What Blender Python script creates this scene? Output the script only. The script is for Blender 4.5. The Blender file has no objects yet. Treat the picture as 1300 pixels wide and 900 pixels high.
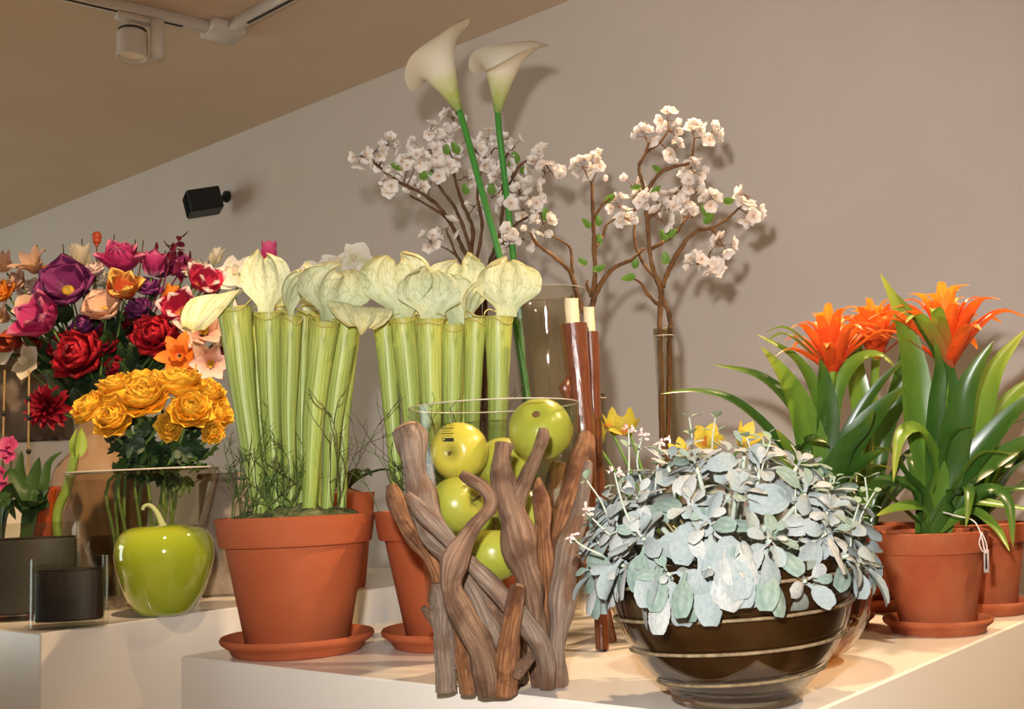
import bpy, math, random
from math import sin, cos, pi, radians as R
from mathutils import Vector, Matrix, Quaternion, noise
random.seed(7)
SC = bpy.context.scene
COL = SC.collection

# ---------------------------------------------------------------- camera
FPX, PITCH, ROLL, YAW = 1367.9, 0.1244, -0.0437, 0.6937
EYE = Vector((0, 0, 1.24))
_F = Vector((0, cos(PITCH), sin(PITCH))); _U0 = Vector((0, -sin(PITCH), cos(PITCH))); _R0 = Vector((1, 0, 0))
_R = _R0 * cos(ROLL) + _U0 * sin(ROLL); _U = _U0 * cos(ROLL) - _R0 * sin(ROLL)
cd = bpy.data.cameras.new('camera'); cam = bpy.data.objects.new('camera', cd); COL.objects.link(cam)
cd.sensor_width = 36.0; cd.lens = FPX / 1300 * 36; cd.clip_start = .02
cam.matrix_world = Matrix(((_R.x, _U.x, -_F.x, EYE.x), (_R.y, _U.y, -_F.y, EYE.y), (_R.z, _U.z, -_F.z, EYE.z), (0, 0, 0, 1)))
SC.camera = cam

# ---------------------------------------------------------------- light
SC.view_settings.view_transform = 'Standard'; SC.view_settings.look = 'None'
SC.view_settings.exposure = 0.0; SC.view_settings.gamma = 1.0
w = bpy.data.worlds.new('daylight'); SC.world = w; w.use_nodes = True
w.node_tree.nodes['Background'].inputs[0].default_value = (.93, .95, 1.0, 1)
w.node_tree.nodes['Background'].inputs[1].default_value = 0.06
def lamp(name, kind, loc, target, power, col, **k):
    d = bpy.data.lights.new(name, kind); d.energy = power; d.color = col
    for a, b in k.items(): setattr(d, a, b)
    o = bpy.data.objects.new(name, d); COL.objects.link(o); o.location = loc
    o.rotation_euler = (Vector(target) - Vector(loc)).to_track_quat('-Z', 'Y').to_euler()
    return o
lamp('shop_window_daylight', 'AREA', (-5.6, 3.0, 1.5), (-2.5, 4.0, 1.6), 55, (.9, 1, .93), shape='RECTANGLE', size=2.2, size_y=2.0)
lamp('camera_flash', 'SPOT', (-.05, .02, 1.40), (.42, 3, 1.5), 125, (1, .98, .965), shadow_soft_size=.022, spot_size=R(80), spot_blend=.85)
WARM = (1, .70, .41)
SPOTS = [((1.5, 1.3), (.3, 1.5, 1.0), 150, 50), ((.5, 2.15), (.2, 1.5, 1.0), 125, 62), ((-.30, .95), (-.86, 2.15, 1.42), 190, 38), ((1.2, .4), (.6, 1.6, 1.1), 40, 60),
         ((-1.6, -.6), (-1.6, -.5, 0), 150, 62), ((.4, -.9), (.4, -.8, 0), 150, 62), ((2.2, -.6), (2.2, -.5, 0), 150, 62), ((-3.2, 1.4), (-3.2, 1.5, 0), 150, 62), ((-1.9, 2.2), (-1.9, 2.3, 0), 130, 62)]  # row aimed down at the floor: unseen spots added as warm bounce fill

# ---------------------------------------------------------------- geometry helpers
def ray(px, py):
    return (_F + _R * ((px - 650) / FPX) - _U * ((py - 450) / FPX))
def P(px, py, y):
    d = ray(px, py); return EYE + d * (y / d.y)
def T(px, py, z=1.0):
    d = ray(px, py); return EYE + d * ((z - EYE.z) / d.z)
def V(*a): return Vector(a)
D1 = V(-cos(YAW), sin(YAW), 0); D2 = V(sin(YAW), cos(YAW), 0)

def grid(fn, nu, nv, wrap=False):
    """fn(u,v) -> point; u along 0..1 (nu rows), v across 0..1 (nv columns, wrapped or not)"""
    vs, fs, uv = [], [], []
    nc = nv if wrap else nv + 1
    for i in range(nu + 1):
        for j in range(nc):
            u, v = i / nu, j / nv
            vs.append(tuple(fn(u, v))); uv.append((v, u))
    for i in range(nu):
        for j in range(nv):
            a = i * nc + j; b = i * nc + (j + 1) % nc
            fs.append((a, b, b + nc, a + nc))
    return [vs, fs, uv]
def join(*gs):
    vs, fs, uv = [], [], []
    for g in gs:
        n = len(vs); vs += g[0]; uv += g[2]; fs += [tuple(i + n for i in f) for f in g[1]]
    return [vs, fs, uv]
def xf(g, m): return [[tuple(m @ Vector(p)) for p in g[0]], g[1], g[2]]
def off(g, v): return xf(g, Matrix.Translation(v))
def lathe(prof, n=40, cap=False):
    k = len(prof) - 1
    def f(u, v):
        r, z = prof[min(k, int(round(u * k)))]
        return (r * cos(2 * pi * v), r * sin(2 * pi * v), z)
    g = grid(f, k, n, True)
    if cap: g[1] += [tuple(range(n - 1, -1, -1)), tuple(k * n + i for i in range(n))]
    return g
def smooth(pts, n):
    """Catmull-Rom through pts (tuples of any length), n samples"""
    k = len(pts) - 1; out = []
    for i in range(n + 1):
        t = i / n * k; s = min(int(t), k - 1); t -= s
        p0, p1, p2, p3 = pts[max(s - 1, 0)], pts[s], pts[s + 1], pts[min(s + 2, k)]
        out.append(tuple(.5 * (2 * b + (c - a) * t + (2 * a - 5 * b + 4 * c - d) * t * t + (3 * b - a - 3 * c + d) * t ** 3) for a, b, c, d in zip(p0, p1, p2, p3)))
    return out
def frames(pts):
    pts = [Vector(p) for p in pts]; n = len(pts); res = []
    t0 = (pts[1] - pts[0]).normalized()
    s = t0.orthogonal().normalized()
    for i in range(n):
        t = (pts[min(i + 1, n - 1)] - pts[max(i - 1, 0)])
        t = t.normalized() if t.length > 1e-9 else t0
        s = (s - t * s.dot(t)); s = s.normalized() if s.length > 1e-6 else t.orthogonal().normalized()
        res.append((pts[i], t, s, t.cross(s)))
    return res
def tube(pts, rad, n=8, bump=0, bs=30, ridge=0, nr=6, caps=True, seed=0):
    """pts: list of 3-vectors, rad: number or list"""
    fr = frames(pts); k = len(fr) - 1
    if not hasattr(rad, '__len__'): rad = [rad] * (k + 1)
    def f(u, v):
        i = min(k, int(round(u * k))); p, t, s, b = fr[i]; a = 2 * pi * v; r = rad[i]
        if ridge: r *= 1 + ridge * cos(nr * a)
        d = s * cos(a) + b * sin(a)
        if bump: r *= 1 + bump * noise.noise((p + d * .02) * bs + Vector((seed * 7.3, 0, 0)))
        return p + d * r
    g = grid(f, k, n, True)
    if caps: g[1] += [tuple(range(n - 1, -1, -1)), tuple(k * n + i for i in range(n))]
    return g
def cord(pts, rad, n=6, steps=16):
    """smooth tube through control points; rad number or list per control point"""
    if not hasattr(rad, '__len__'): rad = [rad] * len(pts)
    q = smooth([tuple(p) + (r,) for p, r in zip(pts, rad)], steps)
    return tube([p[:3] for p in q], [max(p[3], 1e-4) for p in q], n)
def strap(pts, width, up=(0, 0, 1), fold=.3, nu=12, nv=4, prof=None, ruf=0):
    """leaf blade along control points, channelled by fold; prof(t) scales width"""
    q = [Vector(p) for p in smooth([tuple(p) for p in pts], nu)]; up = Vector(up)
    prof = prof or (lambda t: (min(1, .55 + 1.6 * t) * (1 - t ** 3.2)) + .02)
    rows = []
    for i, p in enumerate(q):
        t = (q[min(i + 1, nu)] - q[max(i - 1, 0)]).normalized()
        s = t.cross(up); s = s.normalized() if s.length > 1e-4 else V(1, 0, 0)
        rows.append((p, s, s.cross(t)))
    def f(u, v):
        i = min(nu, int(round(u * nu))); p, s, n = rows[i]; x = 2 * v - 1; w = width / 2 * prof(u)
        z = fold * w * x * x + (ruf * w * sin(9 * u + 5 * x) * abs(x) if ruf else 0)
        return p + s * (w * x) + n * z
    return grid(f, nu, nv)
def box(sx, sy, sz, bev=0.0):
    """box centred in x,y; z from 0 to sz; chamfered edges"""
    b = min(bev, sx / 2.1, sy / 2.1, sz / 2.1); x, y = sx / 2, sy / 2
    if b <= 0:
        vs = [(i * x, j * y, k) for k in (0, sz) for j in (-1, 1) for i in (-1, 1)]
        return [vs, [(0, 2, 3, 1), (4, 5, 7, 6), (0, 1, 5, 4), (1, 3, 7, 5), (3, 2, 6, 7), (2, 0, 4, 6)], [(p[0], p[2]) for p in vs]]
    def ring(x, y, c, z): return [(-x + c, -y, z), (x - c, -y, z), (x, -y + c, z), (x, y - c, z), (x - c, y, z), (-x + c, y, z), (-x, y - c, z), (-x, -y + c, z)]
    rs = [ring(x - b, y - b, b * .3, 0), ring(x, y, b, b), ring(x, y, b, sz - b), ring(x - b, y - b, b * .3, sz)]
    vs = sum(rs, []); fs = []
    for r in range(3):
        for i in range(8): fs.append((r * 8 + i, r * 8 + (i + 1) % 8, r * 8 + 8 + (i + 1) % 8, r * 8 + 8 + i))
    fs += [tuple(range(7, -1, -1)), tuple(range(24, 32))]
    return [vs, fs, [(p[0], p[2]) for p in vs]]
def ball(r, n=12, m=8, sz=1.0):
    pr = [(max(1e-5, r * sin(pi * i / m)), -r * sz * cos(pi * i / m)) for i in range(m + 1)]
    return lathe(pr, n)
def petal(L, W, cup=.3, curl=.6, ruf=0, a0=0, pw=.75, base=.25, nu=6, nv=4, k=3, notch=0):
    """petal growing along +Y, bending up towards +Z by curl (radians)"""
    cl = []; y = z = 0
    for i in range(nu + 1):
        cl.append((y, z)); a = a0 + curl * (i + .5) / nu; y += L / nu * cos(a); z += L / nu * sin(a)
    def f(u, v):
        i = min(nu, int(round(u * nu))); y, z = cl[i]; a = a0 + curl * u; x = 2 * v - 1
        w = W / 2 * (base * (1 - u) + max(0, sin(pi * min(1, .06 + .94 * u ** pw))) ** .6 + .03)
        h = cup * w * x * x + ruf * L * sin(k * pi * x + 4 * u) * u * u * abs(x) ** .5
        yy = y - notch * L * (1 - abs(x)) * u ** 6
        return (w * x, yy - h * sin(a), z + h * cos(a))
    return grid(f, nu, nv)

_meshes = {}
def mesh(name, g, m, flat=False):
    me = bpy.data.meshes.new(name); me.from_pydata(g[0], [], g[1]); me.update()
    if g[2]:
        ul = me.uv_layers.new(name='uv')
        li = [0] * len(me.loops); me.loops.foreach_get('vertex_index', li)
        flatuv = [c for i in li for c in g[2][i]]
        ul.data.foreach_set('uv', flatuv)
    if not flat: me.polygons.foreach_set('use_smooth', [True] * len(me.polygons))
    me.materials.append(m); return me
def obj(name, g, m=None, parent=None, mat=None, flat=False, split=None):
    me = g if isinstance(g, bpy.types.Mesh) else mesh(name, g, m, flat)
    o = bpy.data.objects.new(name, me); COL.objects.link(o)
    if parent: o.parent = parent
    if mat is not None: o.matrix_basis = mat
    if split is not None and not isinstance(g, bpy.types.Mesh): me.set_sharp_from_angle(angle=R(split))
    return o
def tag(o, label, cat, group=None, kind=None):
    o['label'] = label; o['category'] = cat
    if group: o['group'] = group
    if kind: o['kind'] = kind
    return o
def thing(name, label, cat, loc=(0, 0, 0), group=None):
    o = bpy.data.objects.new(name, None); COL.objects.link(o); o.location = loc
    o.empty_display_size = .03
    return tag(o, label, cat, group)
def face(d, at=(0, 0, 0), roll=0, s=1):
    """matrix taking +Z to direction d at a point"""
    q = Vector(d).to_track_quat('Z', 'Y')
    return Matrix.Translation(at) @ q.to_matrix().to_4x4() @ Matrix.Rotation(roll, 4, 'Z') @ Matrix.Scale(s, 4)
RX = lambda a: Matrix.Rotation(a, 4, 'X'); RZ = lambda a: Matrix.Rotation(a, 4, 'Z'); RY = lambda a: Matrix.Rotation(a, 4, 'Y')
TR = lambda *a: Matrix.Translation(a if len(a) == 3 else a[0])
def copy_tree(o, parent=None):
    c = o.copy(); COL.objects.link(c); c.parent = parent
    for ch in list(o.children): copy_tree(ch, c)
    return c

# ---------------------------------------------------------------- materials
def srgb(h):
    h = h.lstrip('#'); c = [int(h[i:i + 2], 16) / 255 for i in (0, 2, 4)]
    return tuple(x / 12.92 if x <= .04045 else ((x + .055) / 1.055) ** 2.4 for x in c) + (1,)
def mat(name, col, col2=None, scale=8, rough=.6, spec=.4, bump=0, bscale=40, coat=0, metal=0, coord='Object', stretch=(1, 1, 1), trans=0, ramp=None, veins=None, detail=4, contrast=(.35, .65), patch=None):
    """procedural surface: base colour, noise blend to col2, optional ramp along the blade (UV y), bump, coat, leaf translucency"""
    m = bpy.data.materials.new(name); m.use_nodes = True; nt = m.node_tree; N, L = nt.nodes, nt.links
    b = N['Principled BSDF']; out = N['Material Output']
    b.inputs['Roughness'].default_value = rough; b.inputs['Specular IOR Level'].default_value = spec
    b.inputs['Metallic'].default_value = metal; b.inputs['Coat Weight'].default_value = coat; b.inputs['Coat Roughness'].default_value = .04
    b.inputs['Base Color'].default_value = srgb(col)
    tc = N.new('ShaderNodeTexCoord'); mp = N.new('ShaderNodeMapping'); L.new(tc.outputs[coord], mp.inputs[0]); mp.inputs['Scale'].default_value = stretch
    cs = None
    if ramp:
        sp = N.new('ShaderNodeSeparateXYZ'); L.new(tc.outputs['UV'], sp.inputs[0])
        cr = N.new('ShaderNodeValToRGB'); L.new(sp.outputs[1], cr.inputs[0])
        el = cr.color_ramp.elements
        while len(el) < len(ramp): el.new(.5)
        for e, (p, c) in zip(el, ramp): e.position = p; e.color = srgb(c)
        cs = cr.outputs[0]
    if col2:
        nz = N.new('ShaderNodeTexNoise'); nz.inputs['Scale'].default_value = scale; nz.inputs['Detail'].default_value = detail; L.new(mp.outputs[0], nz.inputs['Vector'])
        mr = N.new('ShaderNodeMapRange'); mr.inputs[1].default_value, mr.inputs[2].default_value = contrast; L.new(nz.outputs[0], mr.inputs[0])
        mx = N.new('ShaderNodeMix'); mx.data_type = 'RGBA'; L.new(mr.outputs[0], mx.inputs[0])
        if cs: L.new(cs, mx.inputs[6])
        else: mx.inputs[6].default_value = srgb(col)
        mx.inputs[7].default_value = srgb(col2); cs = mx.outputs[2]
        if ramp:
            mu = N.new('ShaderNodeMath'); mu.operation = 'MULTIPLY'; mu.inputs[1].default_value = .35; L.new(mr.outputs[0], mu.inputs[0]); L.new(mu.outputs[0], mx.inputs[0])
    if veins:
        vc, vs, vstr, thick, amt = veins
        m2 = N.new('ShaderNodeMapping'); L.new(tc.outputs['UV'], m2.inputs[0]); m2.inputs['Scale'].default_value = vstr
        n2 = N.new('ShaderNodeTexNoise'); n2.inputs['Scale'].default_value = 3; L.new(m2.outputs[0], n2.inputs['Vector'])
        ad = N.new('ShaderNodeMix'); ad.data_type = 'VECTOR'; ad.inputs[0].default_value = .12; L.new(m2.outputs[0], ad.inputs[4]); L.new(n2.outputs['Color'], ad.inputs[5])
        vo = N.new('ShaderNodeTexVoronoi'); vo.feature = 'DISTANCE_TO_EDGE'; vo.inputs['Scale'].default_value = vs; L.new(ad.outputs[1], vo.inputs['Vector'])
        mr = N.new('ShaderNodeMapRange'); mr.inputs[1].default_value = 0; mr.inputs[2].default_value = thick; mr.inputs[3].default_value = amt; mr.inputs[4].default_value = 0; L.new(vo.outputs['Distance'], mr.inputs[0])
        mx = N.new('ShaderNodeMix'); mx.data_type = 'RGBA'; L.new(mr.outputs[0], mx.inputs[0])
        if cs: L.new(cs, mx.inputs[6])
        else: mx.inputs[6].default_value = srgb(col)
        mx.inputs[7].default_value = srgb(vc); cs = mx.outputs[2]
    if patch:
        pc, ps, plo, phi = patch
        np_ = N.new('ShaderNodeTexNoise'); np_.inputs['Scale'].default_value = ps; np_.inputs['Detail'].default_value = 3; L.new(tc.outputs['Object'], np_.inputs['Vector'])
        mr = N.new('ShaderNodeMapRange'); mr.inputs[1].default_value = plo; mr.inputs[2].default_value = phi; mr.inputs[4].default_value = .75; L.new(np_.outputs[0], mr.inputs[0])
        mx = N.new('ShaderNodeMix'); mx.data_type = 'RGBA'; L.new(mr.outputs[0], mx.inputs[0])
        if cs: L.new(cs, mx.inputs[6])
        else: mx.inputs[6].default_value = srgb(col)
        mx.inputs[7].default_value = srgb(pc); cs = mx.outputs[2]
    if cs: L.new(cs, b.inputs['Base Color'])
    if bump:
        nb = N.new('ShaderNodeTexNoise'); nb.inputs['Scale'].default_value = bscale; nb.inputs['Detail'].default_value = 5; L.new(mp.outputs[0], nb.inputs['Vector'])
        bp = N.new('ShaderNodeBump'); bp.inputs['Strength'].default_value = bump; bp.inputs['Distance'].default_value = .01; L.new(nb.outputs[0], bp.inputs['Height']); L.new(bp.outputs[0], b.inputs['Normal'])
    if trans:
        tl = N.new('ShaderNodeBsdfTranslucent'); ms = N.new('ShaderNodeMixShader'); ms.inputs[0].default_value = trans
        if cs: L.new(cs, tl.inputs[0])
        else: tl.inputs[0].default_value = srgb(col)
        L.new(b.outputs[0], ms.inputs[1]); L.new(tl.outputs[0], ms.inputs[2]); L.new(ms.outputs[0], out.inputs[0])
    return m
def glass(name, tint='ffffff', refl=1.0, rough=0.0, ior=1.45, bump=0, bscale=20):
    """thin-walled clear glass: tinted see-through mixed with a fresnel mirror"""
    m = bpy.data.materials.new(name); m.use_nodes = True; nt = m.node_tree; N, L = nt.nodes, nt.links
    N.remove(N['Principled BSDF']); out = N['Material Output']
    t = N.new('ShaderNodeBsdfTransparent'); t.inputs[0].default_value = srgb(tint)
    g = N.new('ShaderNodeBsdfGlossy'); g.inputs['Roughness'].default_value = rough
    fr = N.new('ShaderNodeLayerWeight'); fr.inputs[0].default_value = .5
    pw = N.new('ShaderNodeMath'); pw.operation = 'POWER'; pw.inputs[1].default_value = 4.0; L.new(fr.outputs['Facing'], pw.inputs[0])
    mu = N.new('ShaderNodeMath'); mu.operation = 'MULTIPLY_ADD'; mu.inputs[1].default_value = .5 * refl; mu.inputs[2].default_value = .04 * refl; mu.use_clamp = True; L.new(pw.outputs[0], mu.inputs[0])
    ms = N.new('ShaderNodeMixShader'); L.new(mu.outputs[0], ms.inputs[0]); L.new(t.outputs[0], ms.inputs[1]); L.new(g.outputs[0], ms.inputs[2]); L.new(ms.outputs[0], out.inputs[0])
    if bump:
        nb = N.new('ShaderNodeTexNoise'); nb.inputs['Scale'].default_value = bscale
        tc = N.new('ShaderNodeTexCoord'); L.new(tc.outputs['Object'], nb.inputs['Vector'])
        bp = N.new('ShaderNodeBump'); bp.inputs['Strength'].default_value = bump; bp.inputs['Distance'].default_value = .02
        L.new(nb.outputs[0], bp.inputs['Height']); L.new(bp.outputs[0], g.inputs['Normal']); L.new(bp.outputs[0], fr.inputs['Normal'])
    return m
M = {}
M['wall'] = mat('wall_paint', 'dacdc2', 'd6c9bd', 3, .85, .2, .03, 120)
M['ceiling'] = mat('ceiling_paint', 'd8c2aa', 'd4bea4', 3, .9, .1, .02, 90)
M['floor'] = mat('floor_tile', 'b8a58c', 'a8947a', 4, .5, .4)
M['plinth'] = mat('plinth_lacquer', 'ddd6cb', 'd9d1c5', 2, .22, .5)
M['clay'] = mat('terracotta', 'a04e2b', 'ab5c38', 9, .75, .25, .06, 150, contrast=(.3, .8))
M['clay_old'] = mat('weathered_terracotta', '96482a', 'a8623f', 12, .8, .2, .08, 120)
M['soil'] = mat('potting_soil', '2a1c14', '4a3526', 60, .95, .1, .6, 90)
M['moss'] = mat('moss', '3d452b', '7a7c56', 45, .95, .1, .5, 120)
M['drymoss'] = mat('dry_moss', '9a6b48', 'b98a62', 60, .95, .1, .5, 120)
M['white_metal'] = mat('white_enamel', 'd8cec2', None, rough=.4)
M['black'] = mat('black_plastic', '131715', '1a1f1c', 30, .5, .4)
M['dark_gap'] = mat('dark_rail_slot', '3a2f25', None, rough=.6)
M['glass'] = glass('clear_glass', 'f7f8f4', 1.0)
M['glass_soft'] = glass('vase_glass', 'f3f0e8', 1.15)
M['glass_amber'] = glass('amber_glass', 'dfc29a', 1.6, .02, bump=.5, bscale=26)
M['glass_red'] = glass('red_glass', 'c0552a', 1.2)
M['water'] = glass('water', 'eef0e6', .8, ior=1.33)
M['glass_rim'] = mat('glass_rim_highlight', 'd9d2c4', None, rough=.08, spec=.8, trans=.4)  # pale colour paints the bright highlight along clear glass rims
# ================================================================ the room
W0 = P(840, 300, 3.0)                      # a point on the wall behind the display
def wallpt(px, py):
    d = ray(px, py); return EYE + d * ((W0 - EYE).dot(D2) / d.dot(D2))
CEIL = wallpt(370, 142.5).z
def struct(name, g, m, at=None):
    o = obj(name, g, m, mat=at, flat=True); o['kind'] = 'structure'; return o
ROT = Matrix.Rotation(-YAW, 4, 'Z')        # local x -> -D1, local y -> D2
def room(name, g, m, at): return struct(name, g, m, Matrix.Translation(at) @ ROT)
wc = wallpt(400, 500)
room('wall_back', box(13, .1, CEIL + .1), M['wall'], V(wc.x, wc.y, 0) - D1 * -1.0 + D2 * .05)
room('floor', off(box(13, 7, .1), (0, 0, -.1)), M['floor'], V(wc.x, wc.y, 0) + D1 * 1.0 - D2 * 3.45)
room('ceiling', box(13, 7, .1), M['ceiling'], V(wc.x, wc.y, CEIL) + D1 * 1.0 - D2 * 3.45)
room('wall_right', box(.1, 7, CEIL), M['wall'], V(wc.x, wc.y, 0) - D1 * 4.4 - D2 * 3.5)  # unseen wall, added so the bronze bowl has something warm to reflect
# display plinths
L0 = T(229, 833); dR = ray(1170, 844); 
cR = T(1170, 844.2)
Ln = (L0 - cR).dot(D1)                     # length of the front edge from the near corner to L0
C0 = L0 - D1 * Ln                          # near corner
def plinth(name, corner, len1, len2, top, label):
    c = corner + D1 * len1 / 2 + D2 * len2 / 2
    o = obj(name, box(len1, len2, top - .0, .0025), M['plinth'], mat=TR(c.x, c.y, 0) @ ROT, flat=True)
    return tag(o, label, 'display plinth')
plinth('display_plinth', C0, Ln, 1.22, 1.0, 'wide glossy cream plinth carrying the driftwood vase and orange bromeliads')
L1 = T(51, 804, 1.05)
plinth('display_plinth', L1, 1.6, 1.15, 1.05, 'cream plinth carrying the green glass apple and dark candles')
# track rail and lamp
def ceilpt(px, py): return T(px, py, CEIL)
ra = ceilpt(60, -20); rb = ceilpt(283, 33); rc = ceilpt(420, -40)
def bar(a, b, wd, h, z0): # box from a to b hanging under the ceiling
    a, b = Vector(a), Vector(b); d = b - a; L = d.length; ang = math.atan2(d.y, d.x)
    return xf(off(box(L, wd, h, .002), (0, 0, 0)), TR((a.x + b.x) / 2, (a.y + b.y) / 2, z0) @ RZ(ang))
tr = thing('track_rail', 'white lighting track bent in an angle on the ceiling', 'lighting track', (rb.x, rb.y, CEIL))
H = .032
for nm, a, b in (('rail', ra, rb), ('rail', rc, rb)):
    a = a - V(rb.x, rb.y, CEIL); b = b - V(rb.x, rb.y, CEIL); d = (b - a).normalized()
    r = obj(nm, bar(a, b - d * .05, .036, H, -H - .0005), M['white_metal'], tr)
    obj('slot', bar(a, b - d * .13, .012, .002, -H - .0022), M['dark_gap'], r)
obj('corner_joint', off(box(.11, .11, H + .002, .004), (0, 0, -H - .0025)), M['white_metal'], tr, mat=RZ(math.atan2((rb - ra).y, (rb - ra).x)))
hp = ceilpt(172, 8); hd = (rb - ra).normalized(); hp = ra + hd * (hp - ra).dot(hd)
sp = thing('track_spotlight', 'white cylinder spotlight with a slim driver box on the ceiling track', 'spotlight', (hp.x, hp.y, CEIL - H - .003))
obj('adapter', off(box(.12, .034, .02, .003), (0, 0, -.02)), M['white_metal'], sp, mat=RZ(math.atan2(hd.y, hd.x)))
sc_ = (hp - EYE).length / FPX
obj('yoke', cord([(0, 0, -.015), (-.005, 0, -.024), (-.008, 0, -.034)], .009), M['white_metal'], sp)
hx = off(lathe([(.001, 0), (.03, 0), (.035, -.004), (.036, -.02), (.044, -.024), (.045, -.07), (.045, -.098), (.041, -.1), (.04, -.088), (.001, -.085)], 28), (-.012, 0, -.03))
lh = obj('lamp_head', hx, M['white_metal'], sp, split=40)
obj('cooling_ring', off(lathe([(.038, -.012), (.041, -.013), (.041, -.017), (.038, -.018)], 24), (-.012, 0, -.03)), M['dark_gap'], lh)
obj('lens', off(lathe([(.0005, -.088), (.039, -.089)], 24), (-.012, 0, -.03)), mat('lamp_glow', 'fff0d0', None, rough=.3), lh)
obj('driver_box', off(box(.04, .05, .115, .006), (.06, 0, -.122)), M['white_metal'], sp, mat=RZ(.35))
for i, ((x, y), tg, pw, cone) in enumerate(SPOTS):
    lamp('halogen_and_fill_spot', 'SPOT', (x, y, CEIL - .2), tg, pw, WARM, shadow_soft_size=.03, spot_size=R(cone), spot_blend=.5)
# wall speaker
s0 = wallpt(289, 250)
spk = thing('wall_speaker', 'small black box loudspeaker tilted on a wall bracket', 'loudspeaker', s0)
k = (s0 - EYE).length / FPX
nb = -D2
body = box(.125, .13, .088, .004)
dirn = (nb * .62 - V(1, 0, 0) * .72 - V(0, 0, .28)).normalized()
cen = P(258, 257, s0.y - .12) - s0
mm = Matrix.Translation(cen) @ dirn.to_track_quat('-Y', 'Z').to_matrix().to_4x4()
sb = obj('cabinet', off(body, (0, 0, -.044)), M['black'], spk, mat=mm, flat=True)
obj('front_grille', off(box(.115, .004, .078, .002), (0, -.066, -.039)), mat('speaker_cloth', '1b201d', '0e100f', 300, .95, .1), sb)
obj('bracket', cord([tuple(cen + V(.03, .02, 0)), tuple(cen * .4 + V(0, 0, -.005)), (0, -.0, 0)], .013, 8), M['black'], spk)
obj('wall_plate', xf(lathe([(.001, 0), (.024, 0), (.024, .012), (.018, .016), (.001, .016)], 20), nb.to_track_quat('Z', 'Y').to_matrix().to_4x4()), M['black'], spk, mat=TR(nb * .0005))
# ================================================================ terracotta pots and saucers
def pot_geo(Rm, H, th=.008):
    s = Rm / .128; h = H / .204
    o = [(.001, 0), (.076 * s, 0), (.081 * s, .004 * h), (.111 * s, .157 * h), (.1195 * s, .159 * h), (.1215 * s, .163 * h), (.1265 * s, .197 * h), (.128 * s, .202 * h), (.126 * s, .204 * h), (.119 * s, .204 * h), (.116 * s, .2 * h), (.105 * s, .15 * h), (.074 * s, .012), (.001, .012)]
    return lathe(o, 56)
def saucer_geo(Rm, H=.028):
    s = Rm / .121; h = H / .028
    o = [(.001, 0), (.1 * s, 0), (.103 * s, .003 * h), (.107 * s, .011 * h), (.112 * s, .014 * h), (.1195 * s, .019 * h), (.1215 * s, .024 * h), (.1195 * s, .028 * h), (.115 * s, .027 * h), (.104 * s, .011 * h), (.001, .009 * h)]
    return lathe(o, 56)
def mound(r, h, seed=0, n=28, m=7, rough=.25):
    def f(u, v):
        a = 2 * pi * v; q = r * u; z = h * (1 - u ** 2.2)
        d = noise.noise(V(q * cos(a) * 40, q * sin(a) * 40, seed)) * rough * h
        return (q * cos(a), q * sin(a), z + d * (1 - u * .4))
    return grid(f, m, n, True)
def ground(px, y, z=1.0, py=700):
    """point on the plinth top at this image column and distance"""
    p = P(px, py, y); return V(p.x, y, z)
SA = ground(376, 1.755); SB = ground(577, 1.76)
for p, lb in ((SA, 'terracotta saucer under the pitcher plant pot standing clear of the driftwood'), (SB, 'terracotta saucer under the pitcher plant pot half hidden behind the driftwood vase')):
    tag(obj('terracotta_saucer', saucer_geo(.121), M['clay'], mat=TR(p), split=50), lb, 'saucer')

M['pitcher'] = mat('pitcher_tube', 'abbc62', 'c0c878', 5, .42, .45, coord='UV', stretch=(14, 1.2, 1), trans=.18,
    ramp=[(0, '8fae46'), (.45, 'abbc62'), (.8, 'b4ba58'), (1, 'a39a44')], veins=('6a7a2a', 8, (4.5, .3, 1), .14, .6))
M['pitcher_y'] = mat('pitcher_tube_yellow', 'c4bd3a', 'd8cf55', 5, .42, .45, coord='UV', stretch=(14, 1.2, 1), trans=.18,
    ramp=[(0, 'a8b83c'), (.45, 'c0bd46'), (.8, 'cdb93f'), (1, 'b29a34')], veins=('7a7a2a', 8, (4.5, .3, 1), .14, .55))
M['hood'] = mat('pitcher_hood', 'cdd4b2', 'd8d8b0', 6, .5, .35, .05, 60, coord='UV', trans=.25,
    ramp=[(0, 'bcc8a0'), (.5, 'cdd4b2'), (.94, 'd6d4a8'), (1, 'c8b470')], veins=('8f9a55', 7, (3.6, .7, 1), .10, .55))
M['lip'] = mat('pitcher_lip', 'a4aa58', 'a8904a', 30, .4, .4)
M['twig'] = mat('green_twig', '3f5a2a', '54602f', 40, .8, .2)
M['twig_d'] = mat('dark_twig', '3a3a26', '54452e', 40, .8, .2)
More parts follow.
